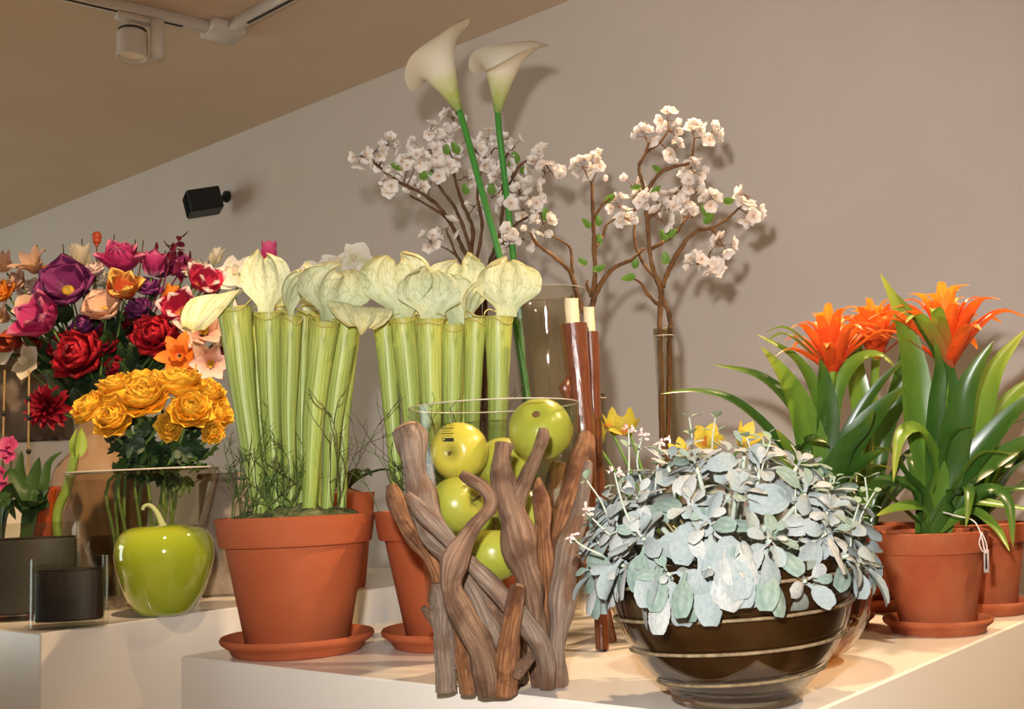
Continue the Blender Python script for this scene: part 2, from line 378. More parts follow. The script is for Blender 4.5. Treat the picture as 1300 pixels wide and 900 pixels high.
def hood_geo(w, h, seed, bend=.5, flop=0):
    rnd = random.Random(seed); k1, k2, k3 = rnd.uniform(0, 6), rnd.uniform(0, 6), rnd.uniform(.7, 1.3)
    def f(u, v):
        x = 2 * v - 1
        e = min(1, max(0, (u - .08) / .42)); e = e * e * (3 - 2 * e)
        wu = w / 2 * (.34 + .72 * e) * (1 if u < .62 else math.sqrt(max(.02, 1 - ((u - .62) / .40) ** 2.4)))
        edge = abs(x) ** 3
        lob = 1 + .10 * sin(5 * x + k1) * u + .07 * sin(11 * x + k2) * u
        X = wu * x * lob
        Z = h * u * (1 - .10 * edge * u) * (1 + .06 * sin(3 * x + k2) * u * k3) + h * -.13 * u ** 3 * math.exp(-(x * 3.2) ** 2)
        a = bend * u * u
        Y = .25 * w * (1 - x * x) * (u * (1 - u) * 1.2 + .15) - h * a * .7 + .16 * w * sin(6 * x + k1) * edge * u + .06 * w * sin(13 * x + k2) * u * u
        if flop: Z -= flop * h * u ** 3; Y -= flop * h * u ** 2 * .5
        return (X, Y, Z)
    return grid(f, 14, 24)
def pitcher(parent, org, base, top, w, hood, mt, seed, lean=0):
    """base/top world points; w mouth width; hood=(w,h,rotz,tilt,dx,flop)"""
    b = base - org; t = top - org; rnd = random.Random(seed)
    mid = (b * .5 + t * .5) + V(rnd.uniform(-.006, .006), rnd.uniform(-.005, .005), 0)
    pts = smooth([tuple(b) + (.44,), tuple(b * .75 + mid * .25) + (.50,), tuple(mid) + (.70,), tuple(mid * .35 + t * .65) + (.90,), tuple(t * .9 + mid * .1) + (1.0,), tuple(t) + (1.08,)], 22)
    tb = tube([p[:3] for p in pts], [w / 2 * p[3] for p in pts], 20, bump=.05, bs=18, ridge=.03, nr=9, caps=False, seed=seed)
    o = obj('pitcher', tb, mt, parent)
    wing = strap([tuple(Vector(p[:3]) + V(0, -w / 2 * p[3] * 1.0, 0)) for p in pts[1:19:3]], .012, up=(1, 0, 0), fold=0, nu=14, nv=2, prof=lambda q: sin(pi * (.1 + .85 * q)))
    obj('wing', wing, mt, o)
    ax = (t - mid).normalized(); q = ax.to_track_quat('Z', 'Y').to_matrix().to_4x4()
    def lp(u, v):
        a = 2 * pi * v; A = 2 * pi * u; r = w / 2 * 1.06 + .0010 * cos(A)
        dip = .010 * sin(a)  # lower at the mouth side
        return (r * cos(a), r * sin(a), .0014 * sin(A) + dip + .003 * sin(3 * a + seed))
    obj('lip', grid(lp, 6, 24, True), M['lip'], o, mat=TR(t) @ q)
    if hood:
        hw, hh, rz, tilt, dx, flop = hood
        obj('hood', hood_geo(hw, hh, seed, tilt, flop), M['hood'], o, mat=TR(t + V(dx, w * .30, 0.002)) @ q @ RZ(rz))
    return o
def twig_tuft(parent, at, n, h, spread, seed, m, r=.0011):
    """wiry forking twigs growing out of the moss; each main twig is one part"""
    rnd = random.Random(seed)
    for i in range(n):
        a = rnd.uniform(0, 2 * pi); ln = h * rnd.uniform(.6, 1.1); sp_ = spread * rnd.uniform(.3, 1)
        gs = []
        def br(p, d, L, r, lev):
            pts = [p]; q = p.copy(); dd = d.copy()
            for s in range(5):
                dd = (dd + V(rnd.gauss(0, .16), rnd.gauss(0, .16), rnd.gauss(.03, .1))).normalized(); q = q + dd * L / 5; pts.append(q.copy())
                if lev < 2 and s > 0 and rnd.random() < (.85 if lev == 0 else .5):
                    br(q, (dd + V(rnd.gauss(0, .6), rnd.gauss(0, .6), rnd.gauss(.1, .4))).normalized(), L * rnd.uniform(.3, .55), r * .75, lev + 1)
            gs.append(tube(pts, [r * (1 - .5 * k / 5) for k in range(6)], 4))
        br(Vector(at) + V(rnd.gauss(0, .012), rnd.gauss(0, .012), 0), V(cos(a) * sp_, sin(a) * sp_ , 1).normalized(), ln, r, 0)
        obj('twig', join(*gs), m, parent)
def pitcher_pot(org, label, pitchers, y0):
    p = thing('pitcher_plant', label, 'potted plant', org + V(0, 0, .0095))
    obj('pot', pot_geo(.128, .204), M['clay'], p, split=50)
    obj('moss', off(mound(.121, .026, org.x, 40, 12, .6), (0, 0, .193)), M['moss'], p)
    o = Vector(p.location)
    for i, (bx, by, tx, ty, dy, wpx, hood) in enumerate(pitchers):
        y = y0 + dy; k = y / FPX
        base = P(bx, by, y0 + dy * .55); base.z = o.z + .195
        top = P(tx, ty, y)
        if hood:
            hw, hh, rz, tilt, dx, flop = hood; hood = (hw * 1.25 * k, hh * 1.12 * k, rz, tilt, dx * k, flop)
        pitcher(p, o, base, top, wpx * k, hood, M['pitcher_y'] if i % 3 == 1 and org.x > -.1 else M['pitcher'], i + int(bx))
    return p
PA = pitcher_pot(SA, 'terracotta pot of pale green pitcher plants standing clear beside the wide plinth edge', [
    (332, 640, 297, 392, -.055, 42, (62, 58, .35, .55, -14, 1.35)),
    (338, 640, 325, 398, .03, 26, None),
    (353, 640, 341, 398, -.035, 36, (50, 74, -.15, .15, -6, 0)),
    (370, 640, 369, 402, -.05, 27, (36, 60, .6, .3, -2, .1)),
    (383, 640, 386, 404, .02, 26, None),
    (391, 640, 411, 408, -.075, 38, (92, 66, 0, .2, 8, 0)),
    (414, 640, 440, 407, -.04, 33, (64, 50, -.9, .6, 14, 1.2)),
    (433, 640, 446, 410, .03, 24, None),
    (400, 640, 392, 398, .06, 30, (48, 62, .2, .3, 0, 0)),
    (362, 640, 352, 398, .06, 30, (44, 56, .9, .3, 2, 0))], 1.755)
PB = pitcher_pot(SB, 'terracotta pot of pale green pitcher plants half hidden behind the driftwood vase', [
    (507, 640, 488, 408, -.03, 30, None),
    (527, 640, 511, 404, -.055, 34, (76, 76, .15, .15, 0, 0)),
    (551, 640, 544, 405, -.075, 36, (74, 60, -.1, .2, 4, 0)),
    (562, 640, 562, 408, .02, 26, None),
    (578, 640, 574, 412, -.05, 34, (68, 80, 0, .2, 8, 0)),
    (600, 640, 604, 404, -.06, 28, (40, 40, .4, .4, -8, 0)),
    (625, 640, 633, 402, -.06, 35, (66, 68, -.35, .3, 10, 0)),
    (590, 640, 588, 402, .06, 30, (50, 60, .3, .3, 0, 0)),
    (535, 640, 527, 404, .05, 28, None)], 1.76)
for p, ref in ((PA, SA), (PB, SB)):
    twig_tuft(p, (-.055, -.045, .2), 7, .13, .55, int(ref.x * 100) + 3, M['twig_d'])
    twig_tuft(p, (-.075, -.05, .2), 6, .075, .8, int(ref.x * 100) + 33, M['twig'], .0016)
    twig_tuft(p, (-.02, -.08, .2), 6, .07, .8, int(ref.x * 100) + 34, M['twig'], .0016)
    twig_tuft(p, (0.0, -.06, .2), 5, .13, .7, int(ref.x * 100) + 5, M['twig'])
    twig_tuft(p, (.07, -.03, .2), 5, .16, .5, int(ref.x * 100) + 9, M['twig_d'])
    twig_tuft(p, (-.09, 0, .2), 5, .15, .6, int(ref.x * 100) + 12, M['twig'])
# ================================================================ driftwood vase with apples
M['drift'] = mat('driftwood', '74543e', '9c7d64', 3.2, .6, .3, .7, 9, coord='UV', stretch=(9, 2.2, 1), detail=8, contrast=(.3, .7), veins=('4a3224', 3.3, (3.2, .45, 1), .12, .5), patch=('5a3d2c', 26, .5, .62))
M['drift_g'] = mat('driftwood_grey', '7a6555', 'a58e7a', 3.2, .62, .3, .7, 9, coord='UV', stretch=(9, 2.2, 1), detail=8, contrast=(.3, .7), veins=('4d3a2d', 3.3, (3.2, .45, 1), .12, .5), patch=('6e4a32', 22, .48, .62))
M['drift_r'] = mat('driftwood_red', '7a4a2c', 'b07c50', 3.2, .5, .35, .7, 9, coord='UV', stretch=(9, 2.2, 1), detail=8, contrast=(.3, .7), veins=('43261a', 3.3, (3.2, .45, 1), .12, .5), patch=('512c1c', 30, .5, .6))
M['drift_cut'] = mat('driftwood_cut_end', 'a07c5e', '7d5a42', 20, .7, .2, .3, 60)
DV = ground(634, 1.45)
dv = thing('driftwood_vase', 'vase of tangled driftwood branches around a clear glass holding green apples', 'vase', DV)
DY = DV.y; kd = DY / FPX
def cropA(x, y): return 480 + x / 2.25, 480 + y / 2.25
BR = [  # (material, [(x, y, radius, depth offset)...]) in the frame of a 2.25x crop
 ('drift', [(80, 140, 42, -.085), (92, 180, 44, -.09), (112, 300, 42, -.10), (152, 420, 44, -.11), (222, 520, 42, -.115), (292, 640, 40, -.115), (330, 750, 36, -.105), (345, 862, 30, -.08)]),
 ('drift_r', [(38, 305, 15, -.045), (50, 350, 24, -.05), (75, 410, 27, -.055), (140, 490, 26, -.06), (175, 560, 26, -.06), (170, 640, 22, -.04)]),
 ('drift', [(84, 335, 15, -.14), (110, 360, 20, -.145), (175, 425, 25, -.15), (270, 532, 25, -.15), (370, 632, 25, -.15), (430, 700, 26, -.15), (468, 780, 25, -.14), (482, 862, 22, -.12)]),
 ('drift', [(240, 278, 13, -.15), (262, 292, 19, -.155), (300, 318, 22, -.165), (318, 360, 24, -.17), (272, 430, 26, -.18), (222, 520, 36, -.185), (205, 600, 33, -.185), (245, 690, 38, -.18), (292, 770, 40, -.165), (312, 868, 34, -.14)]),
 ('drift', [(172, 585, 22, -.10), (182, 660, 28, -.10), (184, 760, 28, -.105), (188, 860, 27, -.105)]),
 ('drift_r', [(222, 690, 14, -.125), (236, 770, 20, -.13), (250, 830, 23, -.13), (254, 872, 22, -.125)]),
 ('drift_r', [(402, 592, 19, -.16), (396, 630, 23, -.165), (382, 710, 25, -.165), (366, 800, 34, -.155), (358, 872, 38, -.145)]),
 ('drift', [(362, 188, 28, -.135), (356, 240, 30, -.14), (358, 310, 36, -.145), (392, 430, 46, -.145), (428, 550, 44, -.145), (448, 650, 36, -.13), (455, 780, 27, -.11), (458, 862, 22, -.10)]),
 ('drift', [(474, 150, 15, -.145), (470, 180, 18, -.15), (448, 235, 20, -.15), (405, 320, 27, -.145), (385, 400, 26, -.14)]),
 ('drift_r', [(452, 285, 13, -.12), (464, 350, 20, -.12), (472, 450, 24, -.12), (478, 570, 24, -.11), (478, 700, 22, -.10), (470, 850, 20, -.08)]),
 ('drift_r', [(592, 160, 20, -.02), (590, 190, 27, -.03), (562, 290, 30, -.045), (525, 400, 33, -.06), (498, 500, 30, -.08), (490, 600, 26, -.08), (500, 720, 22, -.07)]),
 ('drift', [(602, 240, 12, -.07), (592, 280, 19, -.075), (575, 370, 24, -.085), (548, 470, 34, -.10), (524, 590, 37, -.11), (514, 720, 34, -.11), (514, 858, 31, -.10)]),
 ('drift', [(250, 560, 26, -.10), (310, 640, 40, -.105), (352, 740, 44, -.105), (400, 855, 30, -.07)]),
 ('drift_r', [(620, 420, 14, -.02), (590, 480, 22, -.03), (545, 600, 26, -.02), (505, 760, 24, 0), (500, 855, 22, 0)]),
 ('drift', [(130, 250, 20, .04), (170, 420, 26, .05), (220, 640, 28, .05), (250, 850, 26, .04)]),
 ('drift', [(300, 200, 22, .115), (330, 400, 26, .115), (300, 640, 28, .09), (280, 850, 26, .06)]),
 ('drift_r', [(520, 240, 22, .095), (480, 430, 26, .10), (440, 650, 28, .08), (430, 850, 26, .05)]),
]
for i, (mt, pts) in enumerate(BR):
    q = []
    for x, y, r, d in pts:
        px, py = cropA(x, y); yy = DY + d
        p = P(px, py, yy)
        p = p - DV; p.z = max(p.z, .0)
        q.append(tuple(p) + (r / 2.25 * yy / FPX,))
    # rest the foot on the table
    x0, y0, z0, r0 = q[-1]
    if pts[-1][1] > 840: q[-1] = (x0, y0, 0.001, r0)
    s = smooth(q, 48)
    g = tube([p[:3] for p in s], [p[3] for p in s], 20, bump=.55, bs=24, ridge=.06, nr=5, seed=i)
    g[0][:] = [(a, b, max(c, .0005)) for a, b, c in g[0]]
    o = obj('branch', g, M['drift_g' if i in (0, 2, 4, 11) else mt], dv, split=50)
    c = Vector(s[0][:3]); dr = (Vector(s[0][:3]) - Vector(s[2][:3])).normalized()
    if i in (0, 3, 6, 7, 8, 11):
        obj('cut_end', xf(lathe([(s[0][3] * .86, -.003), (s[0][3] * .8, .0005), (s[0][3] * .45, .0018), (.0005, .001)], 14), face(dr, c)), M['drift_cut'], o)
for x0, y0, x1, y1, r, d in ((128, 655, 175, 720, 11, -.105), (438, 795, 395, 845, 16, -.165), (575, 510, 545, 545, 10, -.125)):
    a = P(*cropA(x0, y0), DY + d) - DV; b = P(*cropA(x1, y1), DY + d + .01) - DV
    obj('branch_stub', tube([a, a * .6 + b * .4, b], [r * .8 / 2.25 * kd, r / 2.25 * kd, r * 1.2 / 2.25 * kd], 10, bump=.3, bs=25), M['drift'], dv, split=50)
gp = [(.001, .10), (.094, .10), (.098, .104), (.1150, .352), (.1140, .353), (.1120, .352), (.0955, .112), (.001, .11)]
obj('glass_insert', lathe(gp, 64), M['glass'], dv, split=40)
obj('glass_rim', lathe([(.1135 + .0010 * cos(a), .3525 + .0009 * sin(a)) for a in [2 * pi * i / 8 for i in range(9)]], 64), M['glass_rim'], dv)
# apples
def apple_prof(r, n=18):
    pr = []
    for i in range(n + 1):
        t = pi * i / n
        rr = sin(t) * (1 + .06 * cos(t)); z = -cos(t)
        if z > 0: z -= .26 * math.exp(-(rr / .30) ** 2)
        else: z += .16 * math.exp(-(rr / .25) ** 2); rr *= .96
        pr.append((max(rr * r, 2e-4), z * r * .93))
    return pr
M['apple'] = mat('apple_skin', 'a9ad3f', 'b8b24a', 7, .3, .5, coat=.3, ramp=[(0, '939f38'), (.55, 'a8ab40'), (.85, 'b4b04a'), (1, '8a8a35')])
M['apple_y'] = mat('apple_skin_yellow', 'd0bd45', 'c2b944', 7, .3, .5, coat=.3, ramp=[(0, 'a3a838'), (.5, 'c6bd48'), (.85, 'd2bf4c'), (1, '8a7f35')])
M['apple_stem'] = mat('apple_stem', '55402a', '7a5c3a', 50, .8, .2)
M['ink'] = mat('black_ink', '1a1712', None, rough=.6)
apple_lb = ['yellow-green apple with a black barcode sticker atop the pile', 'large green apple turned blossom end out, highest in the glass', 'green apple under the stickered apple, its stem turned aside',
            'bright green apple lowest in the glass with upright stem', 'green apple wedged between the stickered apple and the highest apple', 'green apple hidden behind the forked branch', 'green apple hidden deep in the middle of the glass']
APP = [(583, 573, 1.445, 38, (-.30, -.80, -.05), 'apple_y'), (686, 546, 1.425, 42, (.15, .85, -.55), 'apple'), (580, 641, 1.41, 36.5, (.75, -.55, .15), 'apple'), (625, 704, 1.39, 37, (.05, .1, 1), 'apple'),
       (641, 590, 1.50, 38, (.2, .3, 1), 'apple'), (668, 655, 1.44, 36, (.4, .3, .6), 'apple'), (608, 668, 1.495, 36, (-.3, .6, .6), 'apple')]
for i, (px, py, y, rp, ax, mt) in enumerate(APP):
    r = rp * y / FPX
    a = thing('apple', apple_lb[i], 'apple', P(px, py, y))
    mm = face(ax, roll=i)
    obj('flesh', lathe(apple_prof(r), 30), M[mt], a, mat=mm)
    obj('stem', cord([(0, 0, r * .55), (r * .03, 0, r * .8), (r * .12, 0, r * 1.12)], [.0012, .0013, .002]), M['apple_stem'], a, mat=mm)
    obj('calyx', xf(lathe([(r * .16, -r * .80), (r * .1, -r * .83), (.0004, -r * .79)], 8), Matrix()), M['apple_stem'], a, mat=mm)
    if i == 0:  # printed sticker: outlined letters over rules and a solid bar
        gs = []
        def onsk(x, z):  # point on the skin facing the camera
            p = P(px + x, py + z, y) - P(px, py, y); q = p.length
            d = V(p.x, -math.sqrt(max(0, (r * 1.0) ** 2 - q * q)), p.z); return d.normalized() * r
        def mark(x0, z0, x1, z1):
            k = 6; vs = []; fs = []
            for s in range(k + 1):
                xx = x0 + (x1 - x0) * s / k
                for zz in (z0, z1):
                    p = onsk(xx, zz); vs.append(p)
            return vs, [(2 * s, 2 * s + 1, 2 * s + 3, 2 * s + 2) for s in range(k)]
        rects = [(-22, -30.0, -6, -29.0), (-21, -26.2, -8, -25.7), (-22, -23.2, -6, -22.2), (-21, -19.8, -8, -19.3), (-22, -17, -5.5, -12.6)]
        for x in (-19.5, -14, -11.2): rects += [(x, -36, x + .6, -32)]
        rects += [(-19.5, -32.5, -16, -32), (-14, -36, -11.5, -35.5), (-14, -34, -12, -33.6), (-11, -32.5, -8, -32), (-8, -36, -7.5, -32)]
        ap = mesh_pts = None
        import bpy as _b
        from mathutils.bvhtree import BVHTree
        skin = xf(lathe(apple_prof(r), 30), mm); bv = BVHTree.FromPolygons([Vector(v) for v in skin[0]], skin[1])
        for rc_ in rects:
            vs, fs = mark(*rc_); out = []
            for p in vs:
                h = bv.ray_cast(p.normalized() * r * 2, -p.normalized())[0]
                h = h if h else p
                out.append(tuple(h + p.normalized() * .0004))
            gs.append([out, fs, [(0, 0)] * len(out)])
        st = obj('sticker_print', join(*gs), M['ink'], a)

# ================================================================ wooden candle holders
M['polished'] = mat('polished_wood', '5c3220', '75432a', 4, .22, .5, .12, 6, coat=.5, coord='UV', stretch=(8, 2, 1))
M['wax'] = mat('cream_wax', 'efe2bd', 'e8d8ae', 6, .5, .4, .1, 30, trans=.2)
def holder(pxs, y, label, candle, feet, clabel):
    b = ground(pxs[-1][0], y)
    t = thing('candle_holder', label, 'candle holder', b)
    q = [tuple(P(px, py, y) - b) + (r * y / FPX,) for px, py, r in pxs]
    s = smooth(q, 44)
    g = tube([p[:3] for p in s], [p[3] for p in s], 22, bump=.10, bs=14, ridge=.0, seed=len(pxs))
    obj('stalk', g, M['polished'], t, split=50)
    for f in feet:
        gp_ = [tuple(Vector(q[-1][:3]) + V(0, 0, .01)), tuple((Vector(q[-1][:3]) + Vector((f[0], f[1], 0))) * .5 + V(f[2], 0, .02)), (f[0], f[1], .002)]
        obj('leg', cord(gp_, [.016, .0115, .010], 10), M['polished'], t, split=60)
    cx, cy0, cy1, cw = candle
    k = y / FPX; top = Vector(q[0][:3]); h = (cy1 - cy0) * k; w = cw * k / 2
    c = thing('candle', clabel, 'candle', b + top + V(0, 0, .0015))
    def wx(u, v):
        a = 2 * pi * v; r = w * (1 + .04 * sin(3 * a + 7 * u))
        return (r * cos(a), r * sin(a), h * u * (1 + .05 * sin(a * 2 + 1)) if u > 0 else 0)
    g = grid(wx, 6, 16, True); g[1] += [tuple(range(15, -1, -1)), tuple(6 * 16 + i for i in range(16))]
    obj('wax', g, M['wax'], c, split=50)
    obj('wick', cord([(0, 0, h * .98), (.001, 0, h + .004), (.002, 0, h + .007)], .0009), M['ink'], c)
holder([(727, 412, 18.5), (731, 450, 16.5), (734, 475, 15.5), (736, 500, 15), (741, 560, 14.5), (744, 640, 14), (743, 700, 13)], 1.66, 'tall polished branch-wood candle holder with a flared top and knot', (726, 380, 412, 18),
       [(-.05, -.03, 0), (.015, -.045, .008), (.035, .04, 0)], 'cream candle stub in the taller flared wooden holder')
holder([(749, 422, 11.5), (750, 450, 11.5), (752, 520, 11), (756, 600, 11), (760, 680, 11.5), (762, 700, 12)], 1.74, 'slim straight polished branch-wood candle holder beside the flared one', (742, 391, 422, 14),
       [(-.008, -.035, 0), (.05, -.03, .008), (.005, .045, 0)], 'cream candle stub in the slim wooden holder')
kn = [o for o in COL.objects if o.name == 'candle_holder'][0]
obj('knot', tube([P(722, 478, 1.65) - Vector(kn.location), P(717, 493, 1.65) - Vector(kn.location), P(722, 508, 1.65) - Vector(kn.location)], [.004, .011, .005], 10), M['polished'], kn)
# ================================================================ striped bowl with silver-leaved kalanchoe
KB = ground(922, 1.225)
M['bronze'] = mat('bronze_glaze', '2c1a0b', '4a3014', 3, .06, .6, coat=.6, metal=.5, contrast=(.3, .7))
M['thread'] = mat('sandy_thread', '8f7b5c', '6f5e44', 120, .8, .2, .4, 300)
kb = thing('striped_bowl', 'dark bronze glass bowl wound with a sandy spiral thread', 'bowl', KB); kb.scale = (1.035,) * 3
prof_out = [(0, .0), (.060, .0), (.066, .004), (.068, .010), (.082, .024), (.102, .047), (.118, .075), (.128, .104), (.1325, .132), (.1325, .150)]
so = smooth(prof_out, 40)
outer = [(max(r, .001), z) for r, z in so]
obj('outer_glass', lathe(outer + [(.130, .151), (.129, .148)], 72), M['glass_soft'], kb, split=60)
def rin(z):  # inner bronze bowl profile radius
    pr = [(.030, .013), (.064, .014), (.084, .030), (.103, .053), (.1165, .080), (.1245, .107), (.1285, .132), (.129, .150)]
    for (r0, z0), (r1, z1) in zip(pr, pr[1:]):
        if z0 <= z <= z1: return r0 + (r1 - r0) * (z - z0) / (z1 - z0)
    return pr[0][0] if z < .013 else pr[-1][0]
inner = [(.001, .013)] + [(r, z) for r, z in smooth([(.030, .013), (.064, .014), (.084, .030), (.103, .053), (.1165, .080), (.1245, .107), (.1285, .132), (.129, .150)], 28)]
obj('inner_bowl', lathe(inner + [(.126, .150), (.124, .14), (.11, .12), (.001, .12)], 72), M['bronze'], kb, split=60)
obj('foot', lathe([(.045, .0003), (.066, .0003), (.0685, .003), (.0685, .007), (.066, .0095), (.05, .010)], 48), M['glass_soft'], kb)
def rout(z):
    for (r0, z0), (r1, z1) in zip(so, so[1:]):
        if z0 <= z <= z1 and z1 > z0: return r0 + (r1 - r0) * (z - z0) / (z1 - z0)
    return .1325
tp = []; ZS, ZE, PIT = .018, .148, .0335
n = int((ZE - ZS) / PIT * 56)
for i in range(n + 1):
    z = ZS + (ZE - ZS) * i / n; a = 2 * pi * (z - ZS) / PIT + 2.2
    r = rout(z) + .0006; tp.append((r * cos(a), r * sin(a), z))
g = tube(tp, .0018, 6, bump=.2, bs=500)
obj('spiral_thread', g, M['thread'], kb)
# plant
M['kal'] = mat('silver_leaf', '979c99', '7c8a8a', 9, .75, .2, .1, 60, coord='UV', trans=.06, contrast=(.3, .75))
M['kal_g'] = mat('silver_leaf_green', '88948a', '637a6d', 5, .7, .25, .1, 60, coord='UV', trans=.06, contrast=(.3, .7))
M['kal_w'] = mat('silver_leaf_pale', 'aeaca6', '939a98', 9, .8, .2, .1, 60, coord='UV', trans=.06)
M['kal_stem'] = mat('silver_stem', 'a9b0a0', None, rough=.8)
M['kal_y'] = mat('young_leaf', '8c997c', '748a70', 9, .7, .25, trans=.08)
M['kal_fl'] = mat('pale_pink_floret', 'd8b3ac', 'cfc4bd', 60, .7, .2, trans=.15)
def kleaf(L, W, curl, cup, seed):
    rnd = random.Random(seed); nu, nv = 18, 6
    k = rnd.uniform(0, 6)
    def f(u, v):
        x = 2 * v - 1
        if u < .22: w = W / 2 * (.16 + .1 * u)
        else:
            t = (u - .22) / .78; w = W / 2 * (.16 + .88 * (sin(pi * min(1, t * .93 + .0)) ** .62))
        w *= 1 + .03 * sin(u * 42) * (u > .4)
        a = curl * u
        y = L * (sin(a) / curl if abs(curl) > 1e-3 else u); z = L * ((1 - cos(a)) / curl if abs(curl) > 1e-3 else 0)
        h = cup * w * x * x + .03 * W * sin(3 * u + k) * x
        return (w * x, y - h * sin(a), z + h * cos(a))
    return grid(f, nu, nv)
KM = []
for i in range(10):
    rnd = random.Random(i + 40)
    KM.append(mesh('leaf', kleaf(1.0, rnd.uniform(.44, .60), rnd.uniform(-1.3, -.3), rnd.uniform(-.25, .45), i), M[('kal', 'kal_w', 'kal', 'kal_g')[i % 4]]))
YM = [mesh('leaf', kleaf(1.0, .62, .3, .3, 90), M['kal_y']), mesh('leaf', kleaf(1.0, .5, -.4, .3, 91), M['kal_y'])]
kp = thing('silver_kalanchoe', 'mound of felted silver-blue succulent leaves spilling over the striped bowl', 'plant', KB + V(0, 0, .125))
obj('soil', off(mound(.112, .022, 5), (0, 0, 0)), M['soil'], kp)
rk = random.Random(11)
cz = .022  # dome centre above the soil
def dome(a, e):  # azimuth (0 = towards camera), elevation -> point on the leafy dome
    rx, ry, rz = .138, .128, .116
    return V(rx * cos(e) * sin(a), -ry * cos(e) * cos(a), cz + rz * sin(e))
def rosette(c, ax, n, L, seed, whorl=2):
    rr = random.Random(seed)
    obj('stem', cord([tuple(c * .25 + V(0, 0, .0)), tuple(c * .7 + ax * -.01), tuple(c + ax * .012)], [.004, .0035, .002], 6, 8), M['kal_stem'], kp)
    m0 = face(ax, c, rr.uniform(0, pi))
    for i in range(n):
        tier = i // 4; a = (i % 4) * pi / 2 + tier * pi / 4 + rr.gauss(0, .18)
        tilt = R(8 + 24 * tier) + rr.gauss(0, .20); s = L * (1.0, .72, .42)[min(tier, 2)] * rr.uniform(.85, 1.12)
        obj('leaf', KM[rr.randrange(10)], None, kp, m0 @ RZ(a) @ TR(0, .003, .004 + .008 * tier) @ RX(tilt) @ RY(rr.gauss(0, .35)) @ Matrix.Scale(s, 4))
sd = 0
for e0, na, ph in ((-.02, 17, 0), (.30, 15, .2), (.60, 12, .1), (.92, 8, .4), (1.3, 3, .3)):
    for i in range(na):
        a = 2 * pi * (i + ph) / na + rk.gauss(0, .07); e = e0 + rk.gauss(0, .06)
        back = cos(a) < -.45
        c = dome(a, e); nrm = V(c.x / .15 ** 2, c.y / .14 ** 2, (c.z - cz) / .11 ** 2).normalized()
        ax = (nrm + V(rk.gauss(0, .2), rk.gauss(0, .2), .35 + rk.gauss(0, .1))).normalized()
        sd += 1
        rosette(c, ax, 6 if back else (11 if e0 > 0 else 9), rk.uniform(.038, .052) * (1.0 if e0 < 1 else .9), sd)
# leaves hanging over the rim, densest on the side of the driftwood
for i in range(46):
    a = rk.uniform(-2.3, .1) if i % 3 else rk.uniform(-.2, 2.2)
    L = rk.uniform(.040, .058); rad = .137 + rk.uniform(.001, .010); zz = .030 + rk.uniform(-.006, .022) - (.012 if a < -.2 else 0)
    obj('leaf', KM[rk.randrange(10)], None, kp, TR(rad * sin(a), -rad * cos(a), zz) @ RZ(a + pi + rk.gauss(0, .3)) @ RX(-rk.uniform(.55, 1.15)) @ RY(rk.gauss(0, .25)) @ Matrix.Scale(L, 4))
# flower stalks
FS = [(798, 545, 795, 620, 1.195, 1), (815, 555, 815, 600, 1.215, 1), (838, 560, 832, 610, 1.225, 1), (835, 590, 842, 615, 1.195, 0), (744, 650, 775, 665, 1.155, 1), (725, 680, 765, 690, 1.135, 1), (780, 600, 800, 650, 1.135, 1), (745, 610, 775, 650, 1.175, 0),
      (875, 530, 875, 590, 1.255, 2), (908, 530, 905, 580, 1.255, 2), (948, 555, 965, 610, 1.175, 2), (968, 555, 975, 610, 1.195, 2), (978, 560, 965, 620, 1.155, 2), (1045, 605, 1050, 640, 1.175, 2), (1060, 605, 1055, 650, 1.185, 2),
      (1010, 610, 1015, 670, 1.135, 2), (1098, 606, 1085, 660, 1.175, 2), (1110, 625, 1090, 670, 1.165, 2), (1090, 640, 1080, 690, 1.135, 2), (1020, 615, 1040, 650, 1.155, 2)]
def floret(s, seed):
    rr = random.Random(seed); gs = []
    for i in range(9):
        d = V(rr.gauss(0, 1), rr.gauss(0, 1), rr.gauss(.4, .8)).normalized()
        gs.append(xf(petal(s * .5, s * .34, .3, .6, nu=3, nv=2), face(d, d * s * rr.uniform(.2, .75), rr.uniform(0, 6)) @ RX(.9)))
        gs.append(xf(ball(s * .16, 6, 4), TR(d * s * .55)))
    return join(*gs)
FM = [mesh('floret', floret(.0095, i), M['kal_fl']) for i in range(3)]
for i, (x0, y0, x1, y1, y, kind) in enumerate(FS):
    t = P(x0, y0, y) - Vector(kp.location); b = P(x1, y1 + 15, y + .01) - Vector(kp.location)
    st = obj('flower_stalk', cord([b, b * .5 + t * .5 + V(rk.gauss(0, .003), 0, 0), t], [.0014, .0011, .0009], 5, 8), M['kal_stem'], kp)
    if kind == 1: obj('floret', FM[i % 3], None, st, TR(t) @ Matrix.Scale(rk.uniform(.85, 1.15), 4))
    dr = (t - b).normalized()
    for j in range(4 if kind == 2 else 2):
        h = 1 - .28 * (j // 2) - (.25 if kind == 1 else 0); p = b + (t - b) * h
        obj('leaf', YM[j % 2], None, st, face(dr, p, j * pi + (j // 2) * 1.5 + i) @ RX(.35) @ Matrix.Scale(rk.uniform(.011, .018), 4))

# amber glass bowl standing behind it
AB = ground(996, 1.462)
ab = thing('amber_bowl', 'empty bubbly amber glass bowl behind the striped bowl', 'bowl', AB)
pr = smooth([(.001, .002), (.045, .0), (.052, .003), (.078, .02), (.098, .05), (.108, .085), (.110, .12), (.106, .15)], 30)
pr2 = [(r - .004, z + .003) for r, z in pr[::-1]][:-6]
obj('bowl_wall', lathe([(max(r, .001), z) for r, z in pr] + [(max(r, .001), z) for r, z in pr2] + [(.001, .008)], 56), M['glass_amber'], ab)

